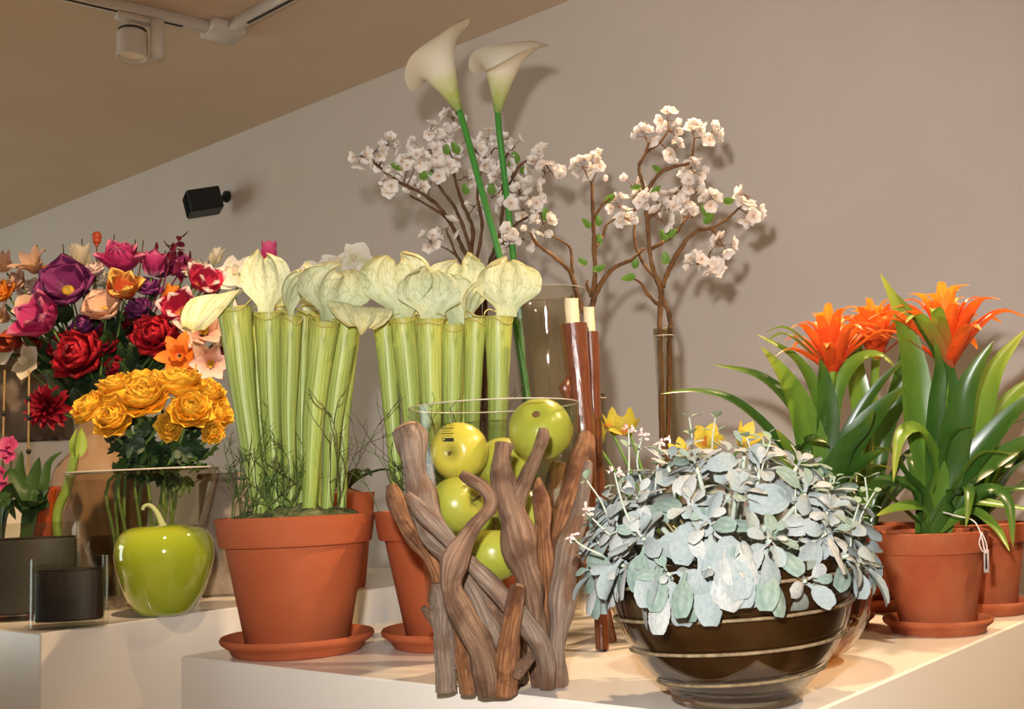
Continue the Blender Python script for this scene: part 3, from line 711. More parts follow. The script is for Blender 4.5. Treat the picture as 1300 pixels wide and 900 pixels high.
# ================================================================ decorative glass pieces on the far plinth
M['glass_green'] = mat('green_glass', '8f9c20', '9aa52c', 2, .05, .6, coat=1.0)
M['glass_stem'] = mat('stem_glass', 'c9cf9a', None, rough=.05, spec=.9, trans=.5, coat=.6)
GA = ground(209, 1.91, 1.05)
ga = thing('glass_apple', 'large glossy lime green glass apple with a clear curled stem', 'ornament', GA)
ka = 1.91 / FPX
ap = [(0.001, 0), (.030, 0), (.038, .001), (.050, .010), (.066, .036), (.079, .072), (.0845, .1), (.083, .122), (.074, .141), (.058, .151), (.040, .154), (.022, .151), (.010, .145), (.001, .142)]
obj('body', lathe(smooth(ap, 44), 56), M['glass_green'], ga)
obj('stem', cord([(0.002, 0, .143), (-.004, 0, .156), (-.014, 0, .178), (-.026, 0, .190), (-.036, 0, .188), (-.038, 0, .182)], [.008, .006, .0042, .0036, .0034, .003], 10, 24), M['glass_stem'], ga)
M['wax_dark'] = mat('dark_wax', '251c15', '2b2119', 8, .5, .4)
M['wax_grey'] = mat('grey_wax', '3a3633', '423e3a', 8, .5, .4)
M['wax_top'] = mat('dark_wax_top', '18120e', None, rough=.4)
def oval(rx, ry, z0, z1, b=.003, n=48):
    f = lambda r: [(max(1e-3, rx - r), max(1e-3, ry - r), 0)]
    ring = lambda d, z: [((rx - d) * cos(2 * pi * i / n), (ry - d) * sin(2 * pi * i / n), z) for i in range(n)]
    rs = [ring(b, z0), ring(0, z0 + b), ring(0, z1 - b), ring(b, z1)]
    vs = sum(rs, []); fs = [tuple(range(n - 1, -1, -1)), tuple(range(3 * n, 4 * n))]
    for k in range(3):
        for i in range(n): fs.append((k * n + i, k * n + (i + 1) % n, k * n + n + (i + 1) % n, k * n + n + i))
    return [vs, fs, [(0, 0)] * len(vs)]
def jar(rx, ry, h, th, base):
    n = 48
    ring = lambda d, z: [((rx - d) * cos(2 * pi * i / n), (ry - d) * sin(2 * pi * i / n), z) for i in range(n)]
    rs = [ring(.003, 0), ring(0, .003), ring(0, h - .0015), ring(.0015, h), ring(th - .001, h), ring(th, h - .0015), ring(th, base)]
    vs = sum(rs, []); fs = [tuple(range(n - 1, -1, -1)), tuple(range(6 * n, 7 * n))]
    for k in range(6):
        for i in range(n): fs.append((k * n + i, k * n + (i + 1) % n, k * n + n + (i + 1) % n, k * n + n + i))
    return [vs, fs, [(0, 0)] * len(vs)]
def candle_glass(px, y, rx, ry, h, fill, wax, label, rz):
    g = ground(px, y, 1.05)
    t = thing('jar_candle', label, 'candle', g); t.rotation_euler.z = rz
    obj('glass_jar', jar(rx, ry, h, .006, .011), M['glass'], t, split=40)
    wx = obj('wax', oval(rx - .0075, ry - .0075, .0118, fill), wax, t, split=40)
    obj('wax_surface', oval(rx - .0085, ry - .0085, fill + .0002, fill + .0022, .0005), M['wax_top'], t, split=40)
    obj('wick', cord([(0, 0, fill), (.001, 0, fill + .008), (.003, 0, fill + .014)], .001), M['ink'], t)
candle_glass(88, 1.775, .0615, .032, .113, .092, M['wax_dark'], 'small oval clear glass jar of dark brown candle wax', .1)
candle_glass(25, 1.95, .106, .055, .168, .140, M['wax_grey'], 'larger oval clear glass jar of grey candle wax', .05)
# ================================================================ tall vases, callas and blossom branches
def vase(px, y, prof, label, m='glass_soft', name='glass_vase', z=1.0, water=None, py=700):
    g = ground(px, y, z, py); t = thing(name, label, 'vase', g)
    inn = [(max(r - .0035, .001), zz) for r, zz in prof[::-1]]; inn = [(r, max(zz, .012)) for r, zz in inn]
    obj('vase_wall', lathe(prof + inn, 44), M[m], t)
    top = prof[-1]
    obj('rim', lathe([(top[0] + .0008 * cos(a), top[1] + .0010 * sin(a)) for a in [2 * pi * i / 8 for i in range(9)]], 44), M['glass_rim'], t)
    if water:
        rr = [(max(r - .0045, .001), max(zz, .013)) for r, zz in prof if zz < water]; rr.append((rr[-1][0] + .001, water)); rr.append((.001, water))
        obj('water', lathe(rr, 44), M['water'], t)
    return t, g
tall = smooth([(.001, 0), (.040, 0), (.044, .004), (.046, .1), (.052, .3), (.062, .48), (.078, .62)], 24)
cv, CV = vase(692, 2.08, tall, 'tall flared clear glass vase holding the two white callas', py=365)
bt, BTP = vase(613, 2.09, smooth([(.001, 0), (.045, 0), (.05, .004), (.055, .2), (.06, .4), (.065, .56)], 16), 'tall clear glass vase of pale blossom branches behind the pitcher plants')
tube_p = smooth([(.001, 0), (.016, 0), (.0185, .003), (.0185, .25), (.0185, .508), (.0195, .512)], 20)
rv, RVP = vase(843, 2.0, tube_p, 'narrow clear glass tube vase with one blossom branch behind the silver plant', py=437)
mv, MVP = vase(753, 2.04, smooth([(.001, 0), (.016, 0), (.0185, .003), (.0185, .2), (.0185, .40), (.0195, .404)], 16), 'narrow clear glass tube vase hidden behind the wooden candle holders', py=440)
# callas
M['calla'] = mat('calla_spathe', 'ece6d0', 'e4dcc0', 5, .5, .35, .04, 30, coord='UV', trans=.25, ramp=[(0, '6f9428'), (.2, 'a9b843'), (.5, 'dcdca8'), (.62, 'ece6d2'), (1, 'e9e2cc')])
M['calla_stem'] = mat('calla_stem', '2f7a2c', '4e9438', 12, .35, .5, coord='UV', stretch=(3, 12, 1))
M['spadix'] = mat('spadix', 'd8b63c', None, rough=.7)
def calla_geo(L, r1, fl, tip):
    def f(u, v):
        a = 2 * pi * (v * 1.07) ; c = cos(a - .1)
        r = .008 + (r1 - .008) * u ** 1.25
        flare = max(0, u - .6) / .4
        r += fl * flare ** 2 * (.8 + .45 * c) + .006 * flare ** 3 * sin(2 * a + 1)
        z = L * u + tip * flare ** 1.2 * c - .006 * flare ** 3 * (1 - c) - .030 * flare ** 5 * max(0, c) ** 2
        z += .006 * flare * sin(3 * a + 1)
        r *= 1 + .06 * (v - .5) * (1 if u > .2 else 0)
        return (r * cos(a), r * sin(a), z)
    return grid(f, 24, 40)
def calla(stem, y0, d, roll, label, s):
    base = V(CV.x + s * .004, CV.y, CV.z + .014)
    t = thing('calla_lily', label, 'flower', base)
    pts = [P(px, py, y0 + dy) - base for px, py, dy in stem]
    obj('stem', cord(pts + [V(s * .008, 0, .0)], [.0064] * len(pts) + [.0055], 10, 40), M['calla_stem'], t)
    hd = pts[0]
    mm = face(d, hd, roll)
    sp_ = obj('spathe', calla_geo(.130, .052, .034, .040), M['calla'], t, mat=mm)
    obj('spadix', cord([(0, 0, .02), (.002, 0, .06), (.004, 0, .095)], [.004, .0045, .003], 8), M['spadix'], t, mat=mm)
calla([(583, 140, 0), (592, 170, 0), (604, 215, .0), (622, 280, 0), (638, 340, .005), (652, 400, .01), (666, 480, .02), (676, 560, .02), (684, 680, .02)], 2.05, (-.40, -.30, .86), .2, 'white calla lily leaning away from its twin, tip curled up', -1)
calla([(632, 143, 0), (634, 170, .0), (640, 220, .01), (648, 290, .01), (654, 350, .01), (660, 420, .01), (667, 500, .01), (678, 600, .0), (688, 690, 0)], 2.10, (.12, -.35, .93), .35, 'white calla lily standing upright with a wide rolled lip', 1)
# blossoms
M['bark'] = mat('branch_bark', '4d3524', '6b4c32', 30, .85, .2, .5, 80)
M['bark_w'] = mat('branch_bark_light', '5e4129', '805c38', 30, .85, .2, .5, 80)
M['bloss'] = mat('blossom_petal', 'eee2d8', 'f3ece2', 40, .7, .2, trans=.3, ramp=[(0, 'e0c8b8'), (.2, 'efe4da'), (1, 'f5efe8')])
M['bloss_c'] = mat('blossom_centre', 'd6b070', None, rough=.7)
M['bleaf'] = mat('blossom_leaf', '5f8a32', '7ea042', 20, .5, .4, trans=.25)
def blossom_geo(s, seed, cup):
    rr = random.Random(seed); gs = []
    for i in range(5):
        gs.append(xf(petal(s, s * .92, .35, .5, .05, nu=5, nv=4, pw=.8, base=.2, notch=.08), RZ(2 * pi * i / 5 + rr.gauss(0, .12)) @ TR(0, s * .06, 0) @ RX(cup + rr.gauss(0, .15))))
    return join(*gs)
BG = [mesh('blossom', blossom_geo(.0165, i, c), M['bloss']) for i, c in enumerate((.05, .25, .5, .85))]
cen = []
for i in range(7):
    d = V(sin(i * 2.4) * .5, cos(i * 2.4) * .5, 1).normalized()
    cen += [tube([(0, 0, 0), d * .0055], .0003, 3), off(ball(.0008, 5, 4), d * .0058)]
CM = mesh('stamens', join(*cen), M['bloss_c'])
BUD = mesh('bud', xf(ball(.0055, 10, 7, 1.25), Matrix()), M['bloss'])
LFM = mesh('leaf', petal(.027, .0155, .25, .7, nu=7, nv=4, base=.1), M['bleaf'])
def branch_thing(label, base, y0, stems, clusters, leaves, buds, seed, rbase, bm, group=None, name='blossom_branch'):
    t = thing(name, label, 'branch', base, group); rr = random.Random(seed); ob = Vector(base)
    jit = lambda: rr.gauss(0, .035)
    anchors = []
    for st in stems:
        pts = [P(px, py, y0 + dy) - ob for px, py, dy in st[1]]
        n = len(pts); r0 = st[0]
        q = smooth([tuple(p) + (r0 * (1 - .55 * i / (n - 1)),) for i, p in enumerate(pts)], n * 6)
        obj('branch', tube([p[:3] for p in q], [p[3] for p in q], 8, bump=.6, bs=110, seed=seed), bm, t)
        anchors += [Vector(p[:3]) for p in q]
    for px, py, n, dy in clusters:
        c = P(px, py, y0 + dy) - ob
        a = min(anchors, key=lambda q: (q - c).length)
        obj('flower_spur', cord([a, a * .5 + c * .5 + V(0, 0, -.004), c], [.0014, .0012, .0010], 5, 8), bm, t)
        for i in range(n + 1):
            d = V(rr.gauss(0, 1), rr.gauss(-.5, .8), rr.gauss(.25, .8)).normalized(); p = c + V(d.x, d.y, d.z) * .0165 * (1 if n > 1 else .2)
            o = obj('blossom', BG[rr.choice((0, 1, 1, 2, 3))], None, t, face(d, p, rr.uniform(0, 6), rr.uniform(.8, 1.12)))
            obj('stamens', CM, None, o)
            if n > 1: obj('pedicel', cord([c - d * .004, p], .0006, 4, 3), bm, t)
        if rr.random() < .6:
            d = V(rr.gauss(0, 1), rr.gauss(-.3, .5), rr.gauss(0, .8)).normalized()
            obj('bud', BUD, None, t, face(d, c + d * .024, 0, rr.uniform(.7, 1)))
    for px, py, a, dy in leaves:
        p = P(px, py, y0 + dy) - ob
        obj('leaf', LFM, None, t, face((rr.gauss(0, .3), -.9, .35), p, a, rr.uniform(.8, 1.15)) @ TR(0, -.014, 0))
    for px, py, dy in buds:
        obj('bud', BUD, None, t, face((0, -.3, 1), P(px, py, y0 + dy) - ob))
    return t
c7 = lambda x, y: (680 + x / 2.727, 130 + y / 2.727)
def S(r, *pts): # stem in the 2.727x crop
    return (r, [c7(x, y) + (d,) for x, y, d in pts])
branch_thing('blossom branch with gold-lit white flowers rising from the narrow tube behind the silver plant', V(RVP.x, RVP.y, RVP.z + .014), 2.0, [
    S(.0055, (438, 1730, 0), (436, 1000, 0), (430, 860, 0), (432, 700, 0), (432, 640, -.005), (402, 560, -.02), (388, 430, -.03), (376, 310, -.03), (358, 225, -.02), (378, 180, -.01), (392, 140, 0)),
    S(.0048, (449, 1700, .004), (462, 900, .003), (466, 760, .006), (440, 680, .01), (415, 610, .02), (375, 560, .03), (345, 490, .04), (342, 420, .05), (345, 370, .05)),
    S(.0045, (438, 640, 0), (470, 560, -.02), (520, 480, -.03), (560, 445, -.03), (610, 435, -.02), (660, 405, -.01), (705, 365, 0)),
    S(.004, (384, 310, -.03), (430, 245, -.01), (480, 222, .0), (535, 208, .01), (545, 160, .015), (550, 120, .02)),
    S(.004, (432, 705, 0), (390, 668, -.02), (368, 630, -.03), (342, 612, -.04)),
    S(.0038, (392, 510, -.02), (440, 485, .02), (485, 452, .04), (512, 415, .05), (540, 380, .05)),
    S(.0036, (388, 400, -.03), (450, 350, .0), (490, 310, .02), (520, 275, .03)),
    S(.003, (610, 437, -.02), (625, 465, -.03), (600, 530, -.03)),
    S(.003, (385, 170, 0), (430, 140, .02), (465, 90, .02))],
    [c7(x, y) + (n, d) for x, y, n, d in ((380, 120, 4, 0), (455, 62, 3, .02), (472, 100, 4, .02), (478, 165, 3, .01), (545, 105, 4, .02), (605, 112, 4, .03), (548, 240, 4, .02), (540, 275, 4, .03), (548, 315, 4, .03), (335, 290, 4, .03),
      (308, 400, 5, .04), (288, 360, 3, .04), (370, 340, 5, -.03), (420, 345, 4, 0), (430, 405, 5, -.02), (465, 370, 4, .0), (485, 340, 3, .02), (540, 395, 4, .04), (600, 345, 3, .02), (735, 325, 4, 0), (748, 385, 5, -.01), (650, 495, 6, -.03), (560, 560, 5, -.03), (610, 575, 4, -.02))],
    [c7(x, y) + (a, d) for x, y, a, d in ((415, 235, 1.2, -.01), (345, 300, 2, -.05), (420, 305, -1, -.02), (665, 345, -1.3, .0), (585, 375, .5, .02), (605, 400, -.8, .03), (440, 460, .4, .02), (450, 540, .1, -.03), (345, 555, 0, .02), (320, 612, 1.9, -.04), (475, 455, -1, .03))],
    [], 21, .005, M['bark_w'])
branch_thing('sparse blossom branch with one topmost flower cluster, forking behind the candles', V(MVP.x, MVP.y, MVP.z + .014), 2.04, [
    S(.0065, (196, 1700, 0), (192, 1000, 0), (188, 780, 0), (197, 700, 0), (205, 600, .0), (203, 500, -.01), (200, 420, -.01), (196, 330, 0), (194, 280, 0)),
    S(.0055, (200, 690, 0), (225, 630, -.02), (270, 575, -.03), (330, 545, -.03), (375, 505, -.02)),
    S(.0055, (178, 740, 0), (150, 690, .01), (125, 600, .02), (95, 560, .02), (55, 528, .02), (5, 490, .01), (-20, 450, .0)),
    S(.0035, (126, 590, .02), (122, 510, .03), (90, 480, .03), (55, 462, .03)),
    S(.0035, (203, 395, -.01), (240, 345, -.02), (275, 325, -.02)),
    S(.0035, (208, 500, -.01), (235, 460, .02), (245, 425, .02), (280, 400, .02)),
    S(.004, (192, 670, 0), (178, 635, -.02), (180, 615, -.02))],
    [c7(x, y) + (n, d) for x, y, n, d in ((165, 225, 5, 0), (222, 205, 5, .01))],
    [c7(x, y) + (a, d) for x, y, a, d in ((172, 420, .8, -.01), (216, 475, -.2, .0), (160, 552, .9, -.01), (222, 578, -1.4, -.02), (215, 410, 0, .01), (262, 335, -1.2, -.02))],
    [c7(242, 262) + (.0,)], 22, .006, M['bark_w'])
BB = V(BTP.x, BTP.y, BTP.z + .014)
def branches(label, stems, cl, lv, sd, dx):
    branch_thing(label, BB + V(dx, 0, 0), 2.16, stems, cl, lv, [], sd, .004, M['bark'])
branches('brown blossom branch with pink-white clusters reaching far out over the pitcher plants', [
    (.005, [(606, 740, -.07), (606, 420, -.06), (598, 345, -.02), (585, 310, -.02), (562, 268, -.04), (536, 246, -.06), (505, 230, -.08), (482, 212, -.09), (466, 196, -.10)]),
    (.004, [(585, 310, -.02), (570, 280, .0), (545, 262, .01), (520, 248, .02)]),
    (.0032, [(597, 348, 0), (580, 325, -.03), (572, 305, -.04), (566, 292, -.05)]), (.002, [(580, 325, -.03), (565, 315, -.04), (550, 310, -.05)])],
    [(476, 192, 5, -.09), (458, 198, 4, -.10), (492, 184, 4, -.09), (484, 205, 3, -.09), (530, 203, 5, -.06), (518, 212, 4, -.06), (496, 236, 4, -.07), (530, 240, 4, -.04), (545, 240, 2, -.03), (568, 290, 3, -.05), (546, 306, 4, -.05)],
    [(503, 213, 1.5, -.07), (537, 222, .4, -.05)], 31, -.012)
branches('brown blossom branch with the densest pink-white clusters beside the leaning calla stem', [
    (.005, [(612, 740, -.07), (610, 420, -.06), (603, 345, -.02), (592, 300, -.01), (578, 265, -.02), (560, 240, -.03), (547, 215, -.03), (548, 190, -.03)]),
    (.0045, [(598, 320, 0), (600, 290, .02), (586, 255, .03), (576, 220, .03), (572, 185, .02), (575, 158, .02)]),
    (.004, [(602, 340, 0), (612, 290, -.02), (606, 245, -.03), (614, 210, -.03), (628, 188, -.03)])],
    [(545, 168, 4, -.02), (560, 176, 5, .0), (575, 150, 6, .02), (548, 196, 5, -.03), (553, 220, 5, -.03), (567, 214, 4, -.02), (585, 185, 4, .02), (604, 192, 6, -.03), (620, 176, 5, -.03), (612, 208, 5, -.03), (590, 225, 3, .02), (602, 262, 3, .01), (574, 172, 4, .02), (636, 184, 5, -.02), (532, 188, 4, .0), (562, 195, 4, .02)],
    [(567, 190, 0, -.01), (577, 188, .5, -.01), (548, 225, .3, -.03), (590, 240, .1, .0)], 32, 0)
branches('brown blossom branch with pink-white clusters on the side of the upright calla stem', [
    (.005, [(617, 740, -.07), (616, 420, -.06), (619, 345, -.02), (634, 300, -.02), (640, 255, -.03), (652, 222, -.03), (668, 205, -.03), (690, 205, -.03)]),
    (.004, [(620, 345, 0), (642, 305, -.04), (655, 285, -.05), (672, 275, -.05), (688, 270, -.05)]),
    (.0035, [(640, 255, -.03), (638, 225, .01), (642, 200, .02), (650, 188, .03)])],
    [(652, 186, 5, .02), (688, 198, 3, -.03), (692, 220, 5, -.03), (682, 212, 4, -.03), (710, 228, 2, -.03), (638, 226, 4, -.02), (650, 234, 4, -.03), (660, 246, 5, -.03), (676, 256, 4, -.03), (644, 262, 4, -.04), (664, 266, 4, -.04), (650, 295, 5, -.06), (664, 304, 5, -.06), (690, 284, 5, -.05), (640, 215, 4, .0), (625, 250, 3, .02), (672, 240, 3, -.02), (646, 312, 4, -.06)],
    [(648, 212, 0, 0), (664, 216, -.7, -.01), (624, 240, 0, 0), (682, 262, .4, -.03), (655, 200, .3, .01), (693, 272, 0, -.04)], 33, .012)
# ================================================================ orange bromeliads in terracotta pots
M['brom'] = mat('bromeliad_leaf', '33591e', '4a7226', 6, .28, .5, coord='UV', stretch=(6, 1.5, 1), trans=.12, ramp=[(0, '4a6428'), (.3, '2a4a1a'), (.75, '35581e'), (1, '6f7f2a')])
M['brom_l'] = mat('bromeliad_leaf_light', '5e7f2a', '7a9136', 6, .28, .5, coord='UV', stretch=(6, 1.5, 1), trans=.16, ramp=[(0, '54742c'), (.4, '4a7526'), (.8, '6d8a2c'), (1, 'a0a040')])
M['bract'] = mat('orange_bract', 'd8481c', 'ea7424', 6, .38, .45, coord='UV', trans=.22, ramp=[(0, 'c02c1c'), (.3, 'dc4a1e'), (.7, 'ea6c24'), (1, 'f09848')])
M['bract_y'] = mat('yellow_bract', 'f0a02c', 'f2b840', 6, .38, .45, coord='UV', trans=.22, ramp=[(0, 'dd5a1c'), (.5, 'ee8a24'), (1, 'f4b23c')])
M['bract_g'] = mat('green_bract', '6f8f2a', None, .4, trans=.2, ramp=[(0, 'b8482a'), (.35, '96772a'), (.6, '6f8f2a'), (1, '7fa032')])
bprof = lambda t: (.80 + .20 * sin(pi * t)) * (1 - t ** 3.5) + .01
def bromeliad(px, y, label, leaves, flower, seed, Rp=.084, filler=14, reach=.22):
    g = ground(px, y); rr = random.Random(seed)
    tag(obj('terracotta_saucer', saucer_geo(.0785, .022), M['clay_old'], mat=TR(g), split=50), 'terracotta saucer under the ' + label[1], 'saucer')
    t = thing('bromeliad', label[0], 'potted plant', g + V(0, 0, .0075)); o = Vector(t.location)
    obj('pot', pot_geo(Rp, .142), M['clay_old'], t, split=50)
    obj('soil', off(mound(.075, .012, seed), (0, 0, .128)), M['soil'], t)
    c = V(0, 0, .135)
    for i, (wpx, dys, pts) in enumerate(leaves):
        q = [c + V(rr.gauss(0, .006), rr.gauss(0, .006), 0)]; n = len(pts)
        for j, (x, yy) in enumerate(pts):
            q.append(P(x, yy, y + dys * (j + 1) / n) - o)
        obj('leaf', strap(q, wpx * y / FPX, up=(0, -.75, .66), fold=.28, nu=18, nv=4, prof=bprof), M['brom_l' if i % 3 == 0 else 'brom'], t)
    for i in range(filler):
        a = 2 * pi * i / filler + rr.gauss(0, .2)
        if cos(a) > .55 and leaves: a += 1.3  # keep the side towards the shop clear for the shaped leaves
        el = rr.uniform(.55, 1.25); L = reach * rr.uniform(.7, 1.1); d = V(sin(a), -cos(a), 0)
        if d.y > .2 : L *= .85
        p1 = c + d * L * .3 * cos(el) + V(0, 0, L * .4 * sin(el)); p2 = c + d * L * .7 * cos(el) + V(0, 0, L * .85 * sin(el)); p3 = c + d * L * (cos(el) + .1) + V(0, 0, L * (sin(el) * .95 - .1 * (el < .9)))
        obj('leaf', strap([c, p1, p2, p3], rr.uniform(.028, .042), up=V(-d.x * .6, -d.y * .6, .8), fold=.28, nu=14, nv=4, prof=bprof), M['brom' if i % 3 else 'brom_l'], t)
    if flower:
        fx, fy, s, fdy = flower
        h = P(fx, fy, y + fdy) - o
        st = obj('flower_stem', cord([c, c * .5 + h * .5 + V(0, 0, .01), h], [.008, .0075, .008], 8), M['bract_g'], t)
        k = y / FPX * s
        for i in range(42):
            f = i / 41; a = i * 2.39996 + seed
            L = k * (98 * (1 - f) ** .6 + 34) * rr.uniform(.85, 1.1); W = k * (19 - 5 * f); el = R(22 + 62 * f ** .9) + rr.gauss(0, .1)
            if i < 3: el = R(45)
            base = h + V(0, 0, k * (-10 + 62 * f))
            d = V(sin(a), -cos(a), 0)
            p0 = base + d * .004; p1 = base + d * L * .36 * cos(el) + V(0, 0, L * .42 * sin(el)); p2 = base + d * L * .72 * cos(el) + V(0, 0, L * .74 * sin(el)); p3 = base + d * L * cos(el * .92) + V(0, 0, L * (sin(el) * .84 - .16 * (1 - f)))
            mt = 'bract_g' if i in (1, 9) else ('bract_y' if f > .6 else 'bract')
            obj('bract', strap([p0, p1, p2, p3], W, up=V(-d.x * .7, -d.y * .7, .7), fold=.35, nu=10, nv=4, prof=lambda t: (.75 + .5 * sin(pi * t * .8)) * (1 - t ** 2.2) + .015), M[mt], t)
    return t, o
bA, oA = bromeliad(1182, 1.667, ('bromeliad with the largest orange flower in the pot carrying a paper tag', 'bromeliad pot carrying a paper tag'), [
    (42, .02, [(1180, 610), (1166, 540), (1160, 470), (1142, 400), (1117, 346)]),
    (30, -.05, [(1196, 590), (1205, 520), (1195, 460), (1165, 410), (1135, 370)]),
    (40, -.09, [(1203, 600), (1212, 550), (1228, 490), (1262, 432)]),
    (38, .04, [(1215, 590), (1240, 530), (1262, 470), (1302, 418)]),
    (32, -.06, [(1215, 610), (1245, 570), (1285, 525), (1330, 488)]),
    (28, -.02, [(1215, 620), (1255, 590), (1300, 562), (1340, 545)]),
    (27, -.13, [(1192, 610), (1180, 568), (1163, 544), (1142, 556), (1134, 612)]),
    (22, -.11, [(1172, 630), (1152, 606), (1136, 584), (1128, 560)]),
    (22, -.13, [(1205, 640), (1216, 622), (1230, 622), (1226, 670)]),
    (18, -.10, [(1170, 646), (1140, 645), (1112, 655)]),
    (22, -.09, [(1225, 640), (1258, 622), (1280, 640), (1286, 695)]),
    (14, .0, [(1225, 632), (1265, 622), (1330, 620)]),
    (16, -.02, [(1220, 640), (1265, 640), (1320, 650)]),
    (24, -.06, [(1185, 580), (1188, 520), (1192, 470), (1186, 430)]),
    (22, -.08, [(1162, 625), (1130, 612), (1108, 622), (1098, 655)]),
    (16, -.10, [(1230, 650), (1262, 668), (1282, 700)])], (1205, 462, 1.0, -.02), 3, filler=9, reach=.17)
bC, oC = bromeliad(1040, 1.78, ('bromeliad with a slender orange flower and long arching leaves behind the bowl', 'bromeliad pot mostly hidden by the bowl'), [
    (44, -.06, [(1032, 590), (1018, 530), (995, 480), (966, 440)]),
    (17, -.05, [(1015, 600), (975, 545), (930, 508), (885, 496), (838, 500)]),
    (24, .05, [(1035, 570), (1010, 520), (965, 478), (905, 463)]),
    (22, .02, [(1045, 570), (1038, 505), (1010, 455), (960, 424)]),
    (38, -.08, [(1062, 600), (1085, 560), (1118, 520), (1152, 488)]),
    (18, -.05, [(1060, 590), (1082, 540), (1115, 490), (1158, 446)]),
    (22, -.02, [(1052, 570), (1060, 500), (1085, 460), (1115, 450), (1140, 470)]),
    (30, -.12, [(1030, 600), (1018, 575), (1028, 558), (1052, 562)]),
    (30, -.10, [(1065, 615), (1092, 590), (1128, 568)]),
    (26, -.04, [(1022, 605), (1000, 570), (985, 545)]),
    (30, -.05, [(1048, 580), (1050, 530), (1045, 480), (1040, 455)]),
    (30, -.11, [(1055, 610), (1075, 570), (1098, 545), (1110, 520)])], (1056, 470, .82, -.02), 8, filler=8, reach=.18)
bD, oD = bromeliad(1105, 1.98, ('bromeliad with the smallest orange flower, set behind its larger companions', 'hindmost bromeliad pot'), [
    (30, .0, [(1100, 560), (1090, 500), (1085, 450), (1098, 400)]), (26, -.03, [(1118, 560), (1140, 500), (1150, 440), (1128, 400)])], (1112, 452, .72, 0), 13, filler=12, reach=.22)
bB, oB = bromeliad(1241, 1.86, ('leafy bromeliad without a visible flower behind the tagged pot', 'flowerless bromeliad pot'), [
    (30, .02, [(1245, 590), (1262, 540), (1290, 500), (1330, 470)]), (28, -.02, [(1250, 610), (1290, 580), (1340, 570)]), (24, .02, [(1240, 560), (1250, 500), (1240, 450)])], None, 17, filler=13, reach=.2)
# paper tag on a white string
M['string'] = mat('white_string', 'd9cfc6', None, rough=.8); M['paper'] = mat('grey_paper', 'b9aaa2', 'a59690', 80, .8, .2)
tp0 = P(1242, 662, 1.575)
tg = thing('price_tag', 'small paper tag looped on white string over the terracotta pot', 'tag', P(1253, 710, 1.572))
to = Vector(tg.location)
pp = lambda x, y, d=1.575: P(x, y, d) - to
obj('string', join(cord([pp(1197, 650, 1.60), pp(1215, 655, 1.585), pp(1234, 660, 1.578), pp(1242, 670), pp(1247, 685), pp(1250, 700)], .0011, 5, 20), cord([pp(1247, 676), pp(1243, 688), pp(1246, 698), pp(1250, 700), pp(1253, 696), pp(1250, 684), pp(1246, 676)], .001, 5, 20)), M['string'], tg)
obj('label_card', xf(box(.0075, .001, .033, .0003), TR(pp(1252.5, 727, 1.573)) @ RY(.08)), M['paper'], tg)
obj('print', xf(box(.0025, .0004, .022, 0), TR(pp(1252.3, 722, 1.5722)) @ RY(.08)), M['ink'], tg)
# yellow cymbidium orchids between
M['cym'] = mat('yellow_petal', 'd8c24a', 'cdb848', 10, .5, .35, trans=.25, ramp=[(0, 'b9ab46'), (.6, 'dcc850'), (1, 'd4c250')])
M['cym_g'] = mat('yellow_green_petal', 'b0a236', 'bfae3e', 10, .5, .35, trans=.25)
M['cym_lip'] = mat('red_lip', 'b0402c', 'd8a03c', 40, .5, .35, trans=.2)
cg = ground(850, 1.72); cy = thing('yellow_orchid', 'low yellow orchid plant behind the silver-leaved bowl', 'potted plant', cg); co = Vector(cg)
obj('pot', pot_geo(.055, .10), M['clay_old'], cy, split=50); obj('soil', off(mound(.05, .006, 3), (0, 0, .09)), M['soil'], cy)
PT = mesh('petal', petal(1, .5, .25, .5, nu=7, nv=4), M['cym']); PTG = mesh('petal', petal(1, .42, .25, .3, nu=7, nv=4), M['cym_g']); LIP = mesh('lip', petal(1, .7, .5, -.8, .1, nu=6, nv=4), M['cym_lip'])
for i, (px, py, y, s, d, g_) in enumerate(((778, 545, 1.75, .045, (.2, -.5, .6), 1), (800, 545, 1.72, .045, (-.3, -.6, .5), 1), (898, 560, 1.70, .048, (-.1, -.8, .3), 0), (940, 560, 1.72, .045, (.4, -.5, .6), 0), (868, 575, 1.72, .035, (-.3, -.5, .7), 0), (760, 560, 1.78, .045, (-.2, -.3, .8), 1))):
    h = P(px, py + 6, y) - co
    st = obj('flower_stem', cord([V(0, 0, .09), V(h.x * .6, h.y * .6, h.z * .75), h], [.003, .0025, .002], 6), M['bleaf'], cy)
    for j in range(5):
        obj('petal', PTG if g_ else PT, None, st, face(d, h, j * 2 * pi / 5 + i) @ RX(.75) @ Matrix.Scale(s, 4))
    obj('lip', LIP, None, st, face(d, h, 1.2) @ RX(1.0) @ Matrix.Scale(s * .55, 4))
for i in range(7):
    a = i * .9 + .3; d = V(sin(a), cos(a) * .6, 0)
    obj('leaf', strap([V(0, 0, .09), V(0, 0, .13) + d * .04, V(0, 0, .15) + d * .09, V(0, 0, .14) + d * .14], .018, up=V(-d.x, -d.y, 1), nu=10), M['brom_l'], cy)
